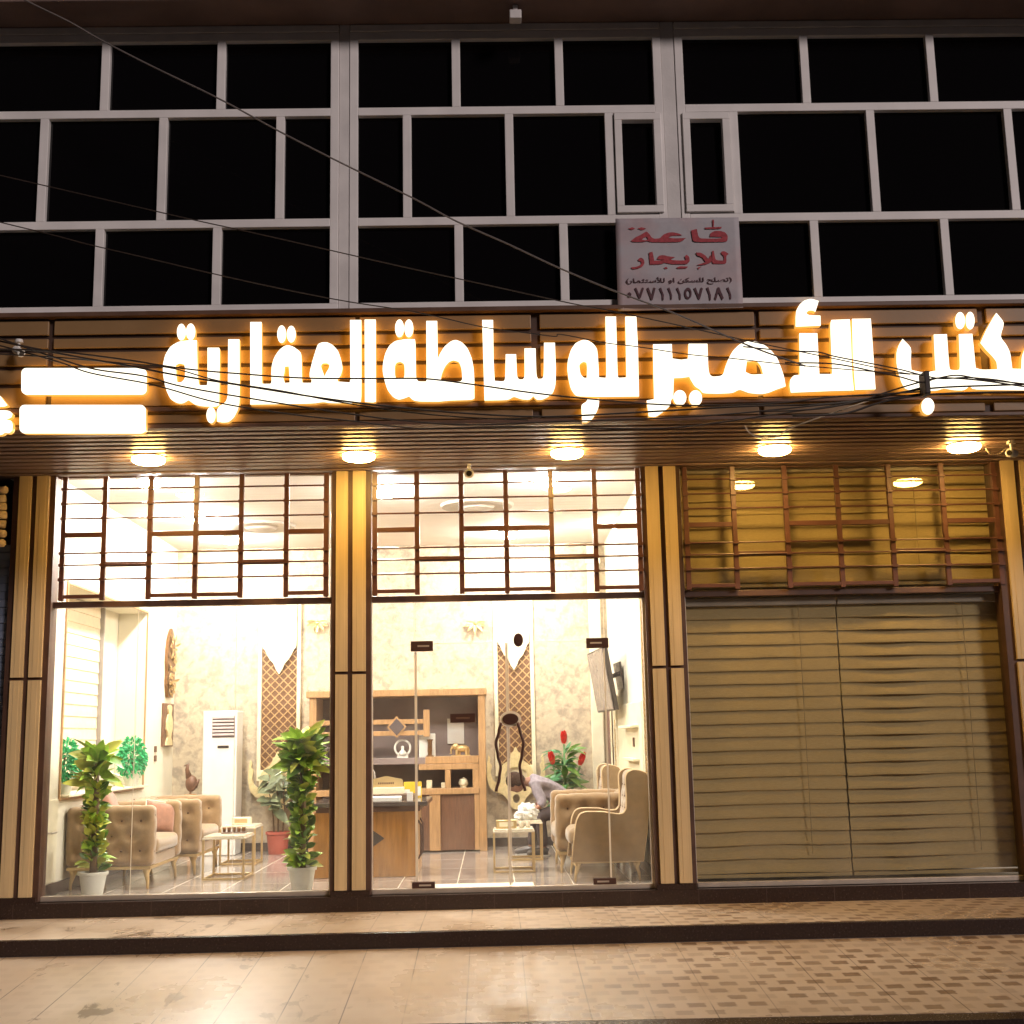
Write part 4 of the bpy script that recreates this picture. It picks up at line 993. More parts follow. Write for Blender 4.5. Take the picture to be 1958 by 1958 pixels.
for k in range(5):
    mb = MB(); mb.lathe((-2.88+k*.052, 1.95, TZ+.0125), [(.017, 0), (.019, .03), (.021, .05), (.001, .05)], 12); mb.build('glass', M_bronze, t, smooth=True)
random.seed(5)
mb = MB(); mb.ball((.40, 3.16, TZ+.085), .11, 14, sx=1.0, sy=.75, sz=.85, rough=.75, seed=3); mb.ball((.32, 3.15, TZ+.05), .06, 10, rough=.8, seed=8)
tag(mb.build('tissue_bundle', M_tissue), 'white crumpled tissue bundle under the man\'s hands', 'tissue')

# ------------------------------------------------------------------ desk and wall unit
t = thing('office_desk', 'honey oak desk with a black diamond inlay and dark top', 'desk', (-1.25, 2.0, FL))
dx0, dx1, dy0, dy1 = -1.86, -.80, 1.48, 2.55
mb = MB(); mb.box(dx0-.05, dx1+.12, dy0-.06, dy1+.05, FL+.715, FL+.76); mb.build('desk_top', mat('dark_gloss_top', (.09, .07, .06), .12, vary=.1), t, bev=.006)
mb = MB(); mb.box(dx0+.02, dx1+.04, dy0-.01, dy1-.02, FL+.66, FL+.7145); mb.build('apron', M_brown, t, bev=.004)
mb = MB(); mb.box(dx0, dx1, dy0, dy0+.03, FL+.001, FL+.659); mb.build('front_panel', M_wood2, t, bev=.004)
pd = at(690, 1604, dy0); mb = MB(); mb.prism([[(pd.x-.30, pd.z), (pd.x, pd.z-.17), (pd.x+.245, pd.z), (pd.x, pd.z+.17)]], dy0-.006, dy0-.0005); mb.build('diamond_inlay', mat('dark_inlay', (.06, .045, .035), .4), t)
mb = MB(); mb.box(dx1-.03, dx1, dy0+.031, dy1-.05, FL+.001, FL+.659); mb.box(dx1-.002, dx1+.016, dy0+.001, dy0+.06, FL+.001, FL+.659); mb.build('side_panel', M_wood, t, bev=.004)
mb = MB(); mb.box(dx0, dx0+.03, dy0+.031, dy1-.05, FL+.001, FL+.659); mb.build('side_panel', M_wood, t, bev=.004)
for y_ in (1.80, 2.18):
    mb = MB(); mb.tube([(dx1+.002, y_, FL+.55), (dx1+.03, y_, FL+.5), (dx1+.034, y_, FL+.35), (dx1+.03, y_, FL+.2), (dx1+.002, y_, FL+.15)], .011, 8); mb.build('handle', M_steel, t, smooth=True)
DT = FL+.7605
def put_box(name, x0, x1, y0, y1, z0, h, m_, label, cat, bev=.004, **k):
    mb = MB(); mb.box(x0, x1, y0, y1, z0, z0+h); return tag(mb.build(name, m_, bev=bev), label, cat, **k)
put_box('paper_stack', -1.30, -.97, 1.50, 1.80, DT, .045, M_paper, 'stack of white papers at the front edge of the desk', 'papers')
put_box('paper_cup', -.90, -.84, 1.56, 1.62, DT, .09, M_white, 'white paper cup beside the papers on the desk', 'cup')
put_box('leather_tray', -1.40, -.86, 2.05, 2.35, DT, .05, M_brown, 'brown leather tray across the back of the desk', 'tray')
put_box('document_box', -1.40, -.98, 2.16, 2.40, DT+.0505, .07, M_cream, 'cream document box on the brown desk tray', 'box')
t = thing('name_plate', 'gold name plate with an arched top on the cream document box', 'name plate', (-1.17, 2.26, DT+.121))
mb = MB(); z = DT+.121; mb.prism([smooth_loop([(-1.36, z), (-.99, z), (-.99, z+.085), (-1.08, z+.10), (-1.175, z+.125), (-1.27, z+.10), (-1.36, z+.085)], 89)], 2.24, 2.28); mb.build('plate', M_gold, t, bev=.003)
mb = MB()
for k in range(9): mb.box(-1.26+k*.02, -1.26+k*.02+.012, 2.2375, 2.2398, z+.035, z+.055)
mb.build('lettering', M_brown, t)
t = thing('calendar', 'yellow and white desk calendar behind the name plate', 'calendar', (-.88, 2.42, DT+.05))
mb = MB(); mb.box(-.99, -.79, 2.40, 2.43, DT, DT+.17); mb.build('sheet', M_yellow, t, bev=.003)
mb = MB(); mb.box(-.985, -.92, 2.397, 2.3995, DT+.01, DT+.09); mb.box(-.84, -.80, 2.397, 2.3995, DT+.02, DT+.12); mb.build('print', M_white, t)

UY0, UY1 = 4.36, 5.08
t = thing('wall_unit', 'walnut wall unit with mauve back panels and a diamond motif', 'shelving', (-1.2, UY1, FL))
ux0, ux1 = -2.36, -.06; uz = 2.06
mb = MB(); mb.box(ux0, ux1, UY0-.03, UY1, uz-.085, uz); mb.build('cornice', M_wood, t, bev=.006)
mb = MB(); mb.box(ux0+.04, ux0+.13, UY0, UY1, FL+.001, uz-.086); mb.box(ux1-.11, ux1-.02, UY0, UY1, FL+.001, uz-.086); mb.build('side_panel', M_wood, t, bev=.004)
mb = MB(); mb.box(ux0+.131, ux1-.111, UY1-.06, UY1-.002, FL+.002, uz-.087); mb.build('back_panel', M_mauve, t)
mb = MB(); mb.box(ux0+.131, -.85, UY0+.02, UY1-.061, 1.12, 1.20); mb.build('shelf', M_mauve, t, bev=.004)
mb = MB(); mb.box(-.849, ux1-.111, UY0+.02, UY1-.061, 1.12, 1.21); mb.build('shelf', M_wood, t, bev=.004)
mb = MB()
mb.box(-.93, ux1-.111, UY0-.005, UY0+.3, 1.045, 1.115); mb.box(-.60, -.53, UY0-.003, UY0+.3, .815, 1.044); mb.box(-.25, ux1-.112, UY0-.003, UY0+.3, .815, 1.044)
mb.box(ux0+.131, ux1-.112, UY0-.012, UY1-.061, .74, .814); mb.build('lower_frame', M_wood, t, bev=.004)
mb = MB()
for z in (1.655, 1.51): mb.box(ux0+.131, -.87, UY0+.02, UY0+.06, z-.03, z+.03)
mb.box(-.869, -.79, UY0+.018, UY0+.062, 1.46, 1.80); mb.build('bar', M_wood, t, bev=.004)
mb = MB(); pd = at(758.5, 1390, UY0)
mb.prism([[(pd.x-.125, pd.z), (pd.x, pd.z-.14), (pd.x+.125, pd.z), (pd.x, pd.z+.14)]], UY0+.002, UY0+.019); dm_ = mb.build('diamond', M_wood, t, bev=.003)
mb = MB(); mb.prism([[(pd.x-.098, pd.z), (pd.x, pd.z-.11), (pd.x+.098, pd.z), (pd.x, pd.z+.11)]], UY0-.004, UY0+.0015); mb.build('diamond_inset', mat('dark_mauve', (.10, .075, .075), .45), dm_)
mb = MB(); mb.box(-.66, -.235, UY0+.03, UY0+.05, FL+.02, .735); mb.box(-1.4, -.80, UY0+.03, UY0+.05, FL+.02, .735); mb.build('cabinet_door', M_door, t, bev=.004)
mb = MB(); mb.box(-.80, -.663, UY0+.0, UY0+.06, FL+.02, .736); mb.box(-.232, ux1-.112, UY0+.0, UY0+.06, FL+.02, .736); mb.build('lower_post', M_wood, t, bev=.004)
# ornaments of the wall unit
def animal(name, label, c, s, m_, kind):
    mb = MB(); x, y, z = c
    if kind == 'elephant':
        mb.ball((x+.03*s, y, z+.17*s), .10*s, 12, sx=1.5, sy=.8, sz=.85); mb.ball((x-.13*s, y, z+.21*s), .07*s, 10, sz=1.1)
        mb.tube([(x-.18*s, y, z+.22*s), (x-.23*s, y, z+.14*s), (x-.22*s, y, z+.06*s), (x-.26*s, y, z+.05*s)], [.03*s, .022*s, .016*s, .01*s], 8)
        for dx in (-.09, -.04, .12, .16):
            mb.tube([(x+dx*s, y+(.03*s if dx in (-.04, .16) else -.03*s), z+.14*s), (x+dx*s*1.05, y+(.03*s if dx in (-.04, .16) else -.03*s), z+.02*s)], [.04*s, .03*s], 8)
        mb.tube([(x+.17*s, y, z+.2*s), (x+.2*s, y, z+.1*s)], [.012*s, .006*s], 6); mb.ball((x-.10*s, y-.05*s, z+.22*s), .05*s, 8, sy=.25, sz=1.2)
        mb.box(x-.22*s, x+.22*s, y-.08*s, y+.08*s, z, z+.022*s)
    elif kind == 'cat':
        mb.ball((x, y, z+.14*s), .07*s, 10, sz=1.8, sy=.9); mb.ball((x-.02*s, y, z+.33*s), .055*s, 10); mb.tube([(x, y, z+.22*s), (x-.015*s, y, z+.32*s)], [.05*s, .04*s], 8)
        for dx in (-.05, .015): mb.tube([(x+dx*s, y, z+.36*s), (x+dx*s, y, z+.42*s)], [.02*s, .003*s], 6)
        for dx in (-.04, .03): mb.tube([(x+dx*s, y-.03*s, z+.15*s), (x+dx*s, y-.045*s, z)], [.025*s, .022*s], 8)
        mb.tube([(x+.06*s, y, z+.05*s), (x+.1*s, y, z+.2*s), (x+.08*s, y, z+.38*s), (x+.03*s, y, z+.46*s)], [.02*s, .016*s, .014*s, .01*s], 8)
    else:     # rearing horse
        mb.tube([(x+.1*s, y, z+.16*s), (x+.03*s, y, z+.22*s), (x-.05*s, y, z+.3*s)], [.06*s, .07*s, .06*s], 10)
        mb.tube([(x-.04*s, y, z+.3*s), (x-.09*s, y, z+.4*s), (x-.1*s, y, z+.45*s)], [.055*s, .035*s, .03*s], 8)
        mb.tube([(x-.085*s, y, z+.46*s), (x-.13*s, y, z+.44*s), (x-.17*s, y, z+.41*s)], [.03*s, .026*s, .015*s], 8)
        for q in (-1, 1):
            mb.tube([(x+.1*s, y+q*.03*s, z+.15*s), (x+.06*s, y+q*.03*s, z+.09*s), (x+.11*s, y+q*.03*s, z+.05*s), (x+.1*s, y+q*.03*s, z+.01*s)], [.04*s, .025*s, .015*s, .014*s], 7)
            mb.tube([(x-.05*s, y+q*.03*s, z+.26*s), (x-.15*s, y+q*.03*s, z+.27*s), (x-.17*s, y+q*.03*s, z+.2*s+q*.03*s)], [.03*s, .018*s, .012*s], 7)
        mb.tube([(x+.13*s, y, z+.2*s), (x+.2*s, y, z+.17*s), (x+.2*s, y, z+.05*s)], [.02*s, .018*s, .006*s], 7)
        mb.box(x-.13*s, x+.17*s, y-.07*s, y+.07*s, z, z+.015*s)
    return tag(mb.build(name, m_, smooth=False, auto=True), label, 'ornament')
p = at(880, 1447, 4.5); animal('elephant_figurine', 'gold elephant figurine on the right of the shelf', (p.x+.01, 4.5, 1.2105), .56, M_gold, 'elephant')
p = at(721, 1484, 2.45); animal('cat_figurine', 'pewter animal figurine with curled tail on the desk beside the pillar', (-1.385, 2.47, DT), .75, M_pewter, 'cat')
p = at(613, 1446, 4.5); animal('horse_figurine', 'silver rearing horse figurine on the left of the wall unit', (p.x, 4.5, 1.2005), .72, M_pewter, 'horse')
t = thing('ring_ornament', 'white ring ornament with a small figure on the shelf', 'ornament', (0, 0, 0))
p = at(770, 1449, 4.48); mb = MB(); cz = 1.2005+.125
mb.tube([(p.x+.098*math.cos(2*math.pi*k/32), 4.48, cz+.098*math.sin(2*math.pi*k/32)) for k in range(33)], .0145, 8); mb.box(p.x-.07, p.x+.07, 4.45, 4.51, 1.2005, 1.232); mb.build('ring', M_white, t, auto=True)
mb = MB(); mb.lathe((p.x, 4.48, 1.2325), [(.05, 0), (.055, .03), (.03, .06), (.016, .07), (.022, .095), (.016, .115), (.001, .12)], 14); mb.build('figure', M_white, t, smooth=True)
t = thing('award_plaque', 'white award plaque with a bronze scroll on the shelf', 'plaque', (0, 0, 0))
p = at(817, 1449, 4.46); mb = MB(); mb.box(p.x-.105, p.x+.105, 4.47, 4.49, 1.2005, 1.50); mb.build('board', M_white, t, bev=.008)
mb = MB(); mb.lathe((p.x+.035, 4.44, 1.2005), [(.05, 0), (.05, .02), (.025, .03), (.03, .08), (.028, .2), (.045, .225), (.001, .23)], 14); mb.build('scroll', M_bronze, t, auto=True)
p = at(871, 1398, 4.9); put_box('certificate', p.x-.11, p.x+.11, 4.99, 5.018, p.z-.165, .33, M_paper, 'white paper certificate pinned to the wall unit back', 'certificate')
p = at(886, 1496, 4.5); mb = MB(); mb.ball((p.x, 4.5, .815+.06), .058, 12, rough=.25, seed=5); mb.box(p.x-.04, p.x+.04, 4.46, 4.54, .8145, .83)
tag(mb.build('shell_ornament', M_cream, smooth=True), 'round cream ornament in the lower right cell of the unit', 'ornament')
p = at(821, 1500, 4.5); put_box('desk_clock', p.x-.035, p.x+.035, 4.46, 4.52, .8145, .10, M_cream, 'small cream clock block in the lower middle cell', 'clock')
p = at(852, 1502, 4.5); put_box('trinket_box', p.x-.055, p.x+.055, 4.46, 4.54, .8145, .065, M_cream, 'low cream trinket box in the lower middle cell', 'box')

# ------------------------------------------------------------------ wall decoration
def lattice(xa, xb, z0, z1, label):
    t = thing('lattice_panel', label, 'wall panel', ((xa+xb)/2, BY, z0), 'brown lattice panels with gold diamonds'); y = BY-.004
    mb = MB(); mb.box(xa, xb, y-.02, y, z0, z1); mb.build('backing', M_latbk, t)
    mb = MB(); st = .115; w_ = xb-xa; n = int((z1-z0+w_)/st)+2
    for k in range(-1, n):
        c = z0-w_+k*st                       # z - z0' = +-(x - xa)
        for s_ in (1, -1):
            pts = []
            for (q0, q1) in ((0, w_),):
                za, zb_ = (c, c+w_) if s_ > 0 else (c+w_, c)
                x0_, x1_ = xa, xb
                # clip to z range
                def cl(xA, zA, xB, zB):
                    if zA > zB: xA, zA, xB, zB = xB, zB, xA, zA
                    if zB < z0 or zA > z1: return None
                    if zA < z0: xA += (xB-xA)*(z0-zA)/(zB-zA); zA = z0
                    if zB > z1: xB = xA+(xB-xA)*(z1-zA)/(zB-zA); zB = z1
                    return (xA, zA, xB, zB) if zB-zA > .02 else None
                r_ = cl(x0_, za, x1_, zb_)
                if r_: mb.bar((r_[0], y-.026-(.006 if s_ > 0 else 0), r_[1]), (r_[2], y-.026-(.006 if s_ > 0 else 0), r_[3]), .014, .0055)
    mb.build('diamond_lattice', mat('pale_gold_strip', (.50, .32, .15), .4, metal=.2), t)
    mb = MB()
    for xx in (xa-.055, xb+.003): mb.box(xx, xx+.052, y-.05, y, z0-.1, z1+.62)
    mb.box(xa-.055, xb+.055, y-.052, y, z1+.621, z1+.68); mb.build('border', M_cream, t, bev=.008)
    mb = MB(); xm = (xa+xb)/2; zt = z1+.6
    mb.prism([smooth_loop([(xa, zt), (xa, z1+.02), (xa+.03, z1-.0), (xm-.13, z1-.14), (xm-.07, z1-.20), (xm-.045, z1-.27), (xm, z1-.34), (xm+.045, z1-.27), (xm+.07, z1-.20), (xm+.13, z1-.14), (xb-.03, z1-.0), (xb, z1+.02), (xb, zt)], 75)], y-.075, y-.04); mb.build('pointed_valance', M_cream, t, bev=.006)
    # carved cream crest at the foot
    zc = z0-.02
    half = [(0, .30), (.02, .27), (.03, .235), (.06, .22), (.07, .17), (.10, .12), (.16, .08), (.215, .02), (.235, -.06), (.215, -.14), (.25, -.17), (.31, -.12), (.335, -.03), (.31, .06), (.345, .10), (.33, .16), (.36, .20), (.375, .10), (.385, -.05), (.36, -.20), (.29, -.28), (.19, -.30), (.13, -.36), (.09, -.45), (.04, -.50), (0, -.51)]
    mb = MB(); outl = [(xm+a, zc+b) for a, b in half]+[(xm-a, zc+b) for a, b in reversed(half[1:-1])]
    hol = [(xm+.15*math.cos(2*math.pi*k/24), zc-.08+.115*math.sin(2*math.pi*k/24)) for k in range(24)]
    hol2 = [(xm+.045*math.cos(2*math.pi*k/18), zc-.37+.06*math.sin(2*math.pi*k/18)) for k in range(18)]
    mb.prism([smooth_loop(outl, 95), hol, hol2], y-.10, y-.055); mb.build('carved_crest', M_goldp, t, bev=.012)
    mb = MB(); mb.box(xa-.02, xb+.02, y-.054, y-.021, zc-.32, zc+.06); mb.build('crest_backing', M_cream, t, bev=.004)
lattice(-3.05, -2.59, 1.03, 2.66, 'tall brown lattice panel with gold diamonds left of the wall unit')
lattice(.095, .525, 1.03, 2.66, 'tall brown lattice panel with gold diamonds behind the doors')
for (px, py, lab) in ((909, 1192, 'small gold flower sconce high on the wall above the wall unit'), (607, 1191, 'small gold flower sconce high on the wall beside the pillar')):
    p = at(px, py, BY-.03); mb = MB(); mb.ball(p, .035, 8)
    for k in range(7):
        a_ = R(200+k*23); mb.leaf(p, (math.cos(a_), -.25, math.sin(a_)+.55), (0, -1, .2), .16, .05, .1)
    tag(mb.build('wall_sconce', M_gold, solid=.003), lab, 'sconce')

# left wall window niche: dark frame, ledge, blind panel
t = thing('inner_window', 'recessed inner window in the left wall with a drawn cream blind', 'window', (LX, 2.1, nz0))
mb = MB(); f_ = .03
for (y0, y1, z0, z1) in ((ny0-.03, ny0, nz0-.03, nz1+.03), (ny1, ny1+.03, nz0-.03, nz1+.03), (ny0, ny1, nz1, nz1+.03), (ny0, ny1, nz0-.03, nz0)): mb.box(LX+.001, LX+.02, y0, y1, z0, z1)
mb.build('frame', M_wood, t, bev=.004)
mb = MB(); vs = []; ny_ = 30; rows = 0; yb0, yb1 = ny0+.02, 2.72
for bnd in range(16):
    for t_, q in ((0, 0), (.5, .5), (.95, 1), (1, .1)):
        for i in range(ny_+1):
            yy = yb0+(yb1-yb0)*i/ny_; A_ = .008+.03*max(0, noise.noise(Vector((yy*1.1+5, bnd*.1, 1))))
            vs.append((LX-.30+A_*q, yy, nz1-.02-(bnd+t_)*.126))
        rows += 1
mb.add(vs, [(r_*(ny_+1)+i, r_*(ny_+1)+i+1, (r_+1)*(ny_+1)+i+1, (r_+1)*(ny_+1)+i) for r_ in range(rows-1) for i in range(ny_)])
mb.build('blind', M_blind2, t, solid=.002)
mb = MB(); mb.box(LX-.335, LX-.25, 2.73, 2.76, nz0+.002, nz1-.002); mb.build('mullion', mat('grey_mullion', (.35, .31, .28), .5), t)

mb = MB(); mb.box(LX-.24, LX+.09, ny0+.03, ny1-.03, nz0+.001, nz0+.024); mb.build('ledge', M_cream, t, bev=.004)
def shrub(x, y, label, s=1.0):
    t = thing('potted_shrub', label, 'plant', (x, y, nz0+.025), 'round green shrubs in white pots')
    z = nz0+.025; mb = MB(); mb.lathe((x, y, z), [(.055*s, 0), (.085*s, .13*s), (.088*s, .14*s), (.075*s, .14*s), (.07*s, .12*s)], 16); mb.build('pot', M_pot, t, auto=True)
    rnd = random.Random(int(y*100)); mb = MB()
    for k in range(900):
        lob = rnd.choice(((0, .28, .13), (.0, .22, .13), (-.055, .25, .11), (.06, .24, .11), (0, .34, .10)))
        d = Vector((rnd.gauss(0, 1), rnd.gauss(0, 1), rnd.gauss(0, 1))).normalized()
        c = Vector((x+d.x*lob[2]*s*.8, y+lob[0]*1.3*s+d.y*lob[2]*s, z+lob[1]*s+d.z*lob[2]*s))
        mb.leaf(c, d+Vector((0, 0, rnd.uniform(-.4, .3))), (rnd.gauss(0, 1), rnd.gauss(0, 1), 1), .045*s, .022*s, .2)
    mb.build('foliage', M_moss, t, solid=0)
    mb = MB(); mb.tube([(x, y, z+.1*s), (x, y, z+.3*s)], .012, 6); mb.build('stem', M_stem, t)
shrub(LX-.005, 3.18, 'round bright green shrub in a white pot at the far end of the window ledge', 1.25)
shrub(LX-.03, .84, 'round bright green shrub at the near end of the window ledge, half hidden', 1.2)

# pictures, switches, door and handle on the left wall
t = thing('wall_relief', 'framed brown relief with a gold vase motif low on the left wall', 'picture', (LX, 4.72, 1.62))
mb = MB(); mb.box(LX+.001, LX+.03, 4.46, 4.98, 1.40, 1.95); mb.build('frame', M_door, t, bev=.005)
mb = MB(); pr = [(0, 0), (.16, 0), (.14, .06), (.08, .1), (.10, .16), (.15, .2), (.15, .3), (.1, .37), (.06, .4), (.1, .46), (.09, .5), (0, .52)]
outl = [(4.72+a, 1.415+b) for a, b in pr]+[(4.72-a, 1.415+b) for a, b in reversed(pr[1:-1])]
mb.prism([outl], LX+.0305, LX+.05, to3=lambda a, b, y: (y, a, b)); mb.build('vase_motif', M_goldp, t, bev=.006)
t = thing('carved_panel', 'tall carved brown wooden panel high on the left wall', 'carving', (LX, 4.75, 2.45))
pr = [(0, 0), (.12, 0), (.20, .15), (.19, .3), (.22, .45), (.2, .62), (.15, .75), (.06, .86), (0, .9)]
outl = [(4.75+a, 2.03+b) for a, b in pr]+[(4.75-a, 2.03+b) for a, b in reversed(pr[1:-1])]
mb = MB(); mb.prism([outl], LX+.001, LX+.04, to3=lambda a, b, y: (y, a, b)); mb.build('board', M_bronze, t, bev=.008)
rnd = random.Random(4); mb = MB()
for k in range(46):
    yy, zz = 4.75+rnd.uniform(-.14, .15), 2.08+rnd.random()*.72
    mb.leaf((LX+.041, yy, zz), (.15, rnd.uniform(-1, 1), rnd.uniform(-.3, 1)), (1, 0, 0), .10, .045, .0)
mb.build('carving', mat('carved_gold_brown', (.42, .27, .11), .5, vary=.3, vscale=30), t, solid=.006)
for (z, lab) in ((1.37, 'small brown wall switch plate below the carvings, upper one'), (1.255, 'small brown wall switch plate below the carvings, lower one')):
    put_box('wall_switch', LX+.001, LX+.014, 4.14, 4.24, z-.035, .075, M_door, lab, 'switch', bev=.003)
t = thing('side_door', 'cream side door at the front of the left wall with a metal handle', 'door', (LX, .4, FL))
mb = MB(); mb.box(LX+.001, LX+.014, .13, .58, FL+.12, .92); mb.build('leaf', M_cream, t, bev=.004)
p = at(91, 1601, .25); mb = MB(); zz = .62; mb.box(LX+.0145, LX+.024, .22, .27, zz-.10, zz+.10); mb.tube([(LX+.024, .245, zz), (LX+.07, .245, zz), (LX+.07, .38, zz)], .011, 8); mb.build('handle', M_alu, t, bev=0)

# air conditioner tower
t = thing('air_conditioner', 'tall white floor standing air conditioner beside the armchairs', 'air conditioner', (-3.47, 4.7, FL))
ax0, ax1, ay0, ay1, az = -3.70, -3.265, 4.52, 4.92, 1.84
mb = MB(); mb.box(ax0, ax1, ay0, ay1, FL+.001, az); mb.build('cabinet', M_white, t, bev=.015)
mb = MB(); mb.box(ax0+.12, ax1-.03, ay0-.006, ay0-.0005, 1.50, 1.77, 0)
mb.build('vent_recess', mat('vent_dark', (.10, .07, .075), .5), t)
mb = MB()
for k in range(6): mb.box(ax0+.125, ax1-.035, ay0-.02, ay0-.0065, 1.525+k*.043, 1.525+k*.043+.026)
mb.build('vent_louvre', mat('louvre_pink_grey', (.55, .46, .46), .4), t, bev=.003)
mb = MB(); mb.box(ax0+.19, ax1-.10, ay0-.005, ay0-.0005, 1.365, 1.40); mb.build('display', M_dark, t)
mb = MB(); mb.box(ax0+.02, ax1-.02, ay0-.004, ay0-.0005, .30, .31); mb.build('panel_seam', mat('seam', (.4, .36, .33), .5), t)

# right wall: television, gold strips, shelf mouldings, corner pilaster, door
mb = MB(); mb.box(1.33, 1.49, BY-.08, BY-.003, FL+.112, CZ-.02); mb.box(1.31, 1.51, BY-.1, BY-.003, CZ-.3, CZ-.22)
tag(mb.build('corner_pilaster', M_cream, bev=.01), 'white pilaster strip at the right end of the back wall', 'pilaster')
t = thing('inner_door', 'narrow maroon door seen edge on beside the corner pilaster', 'door', (RX, 4.7, FL))
mb = MB(); mb.box(RX-.05, RX-.002, 4.35, 4.95, FL+.115, 2.0); mb.build('leaf', mat('maroon_door', (.13, .04, .035), .4), t, bev=.004)
mb = MB(); mb.box(RX-.07, RX-.052, 4.28, 4.345, FL+.115, 2.07); mb.box(RX-.07, RX-.052, 4.28, 4.99, 2.005, 2.07); mb.build('architrave', M_cream, t, bev=.004)
t = thing('television', 'wall television tilted forward high on the right wall, seen from the side', 'television', (RX, 3.6, 2.0))
body = MB(); body.box(-.03, .03, -.62, .62, -.37, .37); bo = body.build('casing', M_dark, None, bev=.008); bo.parent = t
mb = MB(); mb.box(-.036, -.0305, -.60, .60, -.35, .35); o = mb.build('screen', M_tvface, None); o.parent = t
mb = MB(); mb.box(.031, .10, -.15, .15, -.1, .1); mb.bar((.09, -.1, .02), (.21, -.12, .05), .05, .05); mb.bar((.09, .1, .02), (.21, .12, .05), .05, .05); mb.box(.20, .225, -.22, .22, -.14, .18); o = mb.build('bracket', M_black2, None); o.parent = t
t.location = (1.34, 3.30, 2.08); t.rotation_euler = (0, R(-9), R(4))
t = thing('gold_lattice_strip', 'cream and gold lattice strip on the right wall nearest the glass', 'wall panel', (RX, .8, 1.5), 'gold lattice strips on the right wall')
def strip(t, y0, y1, z0, z1):
    mb = MB(); mb.box(RX-.02, RX-.002, y0, y1, z0, z1); o = mb.build('backing', M_latbk, t)
    mb = MB(); k = z0
    while k < z1-.12:
        mb.bar((RX-.026, y0+.01, k), (RX-.026, y1-.01, min(z1, k+(y1-y0))), .02, .008); mb.bar((RX-.026, y1-.01, k), (RX-.026, y0+.01, min(z1, k+(y1-y0))), .02, .008); k += .11
    mb.build('diamond_lattice', M_gold, t)
    mb = MB(); mb.box(RX-.04, RX-.0, y0-.07, y0-.001, z0-.1, z1+.3); mb.box(RX-.04, RX-.0, y1+.001, y1+.07, z0-.1, z1+.3); mb.build('border', M_cream, t, bev=.006)
strip(t, .60, .95, .5, 2.9)
t = thing('gold_lattice_strip', 'cream and gold lattice strip on the right wall below the television', 'wall panel', (RX, 4.1, 1.2), 'gold lattice strips on the right wall')
strip(t, 3.95, 4.2, .6, 1.62)
t = thing('cream_panelling', 'cream moulded panel with small ledges on the right wall below the television', 'wall panel', (RX, 2.4, 1.1))
mb = MB(); mb.box(RX-.03, RX-.002, 1.2, 3.75, .5, 1.78); mb.build('panel', M_cream, t, bev=.008)
mb = MB(); mb.box(RX-.12, RX-.031, 1.5, 2.8, 1.50, 1.53); mb.box(RX-.10, RX-.031, 1.5, 2.6, 1.15, 1.18); mb.build('ledge', M_cream, t, bev=.006)
mb = MB(); mb.box(RX-.045, RX-.031, 1.9, 2.0, 1.3, 1.40); mb.build('switch_plate', M_door, t, bev=.003)
put_box('door_mat', at(800, 1690, .5).x, at(1020, 1690, .5).x, .17, .62, FL+.001, .012, M_mat, 'cream doormat just inside the glass doors', 'doormat')

# ------------------------------------------------------------------ plants
def moss_pole(x, y, label, seed, h=1.28, topw=.30, m1=None, lean=0.0, mats=None):
    rnd = random.Random(seed); z = FL+.001
    t = thing('climbing_plant', label, 'plant', (x, y, z), 'climbing plants in white pots')
    mb = MB(); mb.lathe((x, y, z), [(.09, 0), (.098, .02), (.125, .185), (.14, .188), (.142, .215), (.13, .216), (.12, .18)], 26); mb.build('pot', M_pot, t, auto=True)
    mb = MB(); mb.lathe((x, y, z), [(.11, .17), (.118, .19), (.001, .2)], 18); mb.build('soil', M_stem, t)
    mb = MB(); mb.tube([(x, y, z+.19), (x, y, z+h*.6), (x+lean*.5, y, z+h)], [.035, .034, .02], 10); mb.build('stem', M_stem, t, smooth=True)
    for q, (mm, cnt) in enumerate(mats):
        mb = MB()
        for k in range(cnt):
            u_ = rnd.random()**1.0
            hz = z+.22+(h-.12)*u_; a_ = rnd.random()*6.283
            if u_ > .74:
                ln = rnd.uniform(.18, .32); wd = ln*rnd.uniform(.32, .46); el = rnd.uniform(-.1, 1.3); rr = .04
            elif u_ < .12: ln = rnd.uniform(.10, .17); wd = ln*.5; el = rnd.uniform(.0, .8); rr = .05
            else: ln = rnd.uniform(.08, .145); wd = ln*rnd.uniform(.5, .75); el = rnd.uniform(.1, 1.7); rr = .045
            b_ = Vector((x+lean*u_*.5+math.cos(a_)*rr, y+math.sin(a_)*rr, hz))
            d = Vector((math.cos(a_), math.sin(a_), el))
            nr = Vector((rnd.gauss(0, .35), rnd.gauss(0, .35), 1))
            if rnd.random() < .45: nr = Vector((rnd.gauss(0, .3), -1, .5))
            mb.leaf(b_, d, nr, ln, wd, rnd.uniform(.02, .4))
        if q == 0:
            for k in range(4):
                a_ = k*1.6+.5; mb.leaf((x+lean*.5, y, z+h), (math.cos(a_)*.5, math.sin(a_)*.3, 1), (0, -1, .2), rnd.uniform(.22, .30), .12, .1)
        mb.build('foliage', mm, t, smooth=True)
moss_pole(-3.80, .42, 'tall yellow green climbing plant in a white pot by the left armchair', 11, h=1.22, mats=[(M_leaf, 95), (M_leaf3, 115), (M_leaf2, 45)])
moss_pole(-1.83, .46, 'tall green climbing plant in a white pot beside the middle pillar', 23, h=1.30, lean=-.02, mats=[(M_leaf, 220), (M_leaf3, 90), (M_leaf2, 80)])
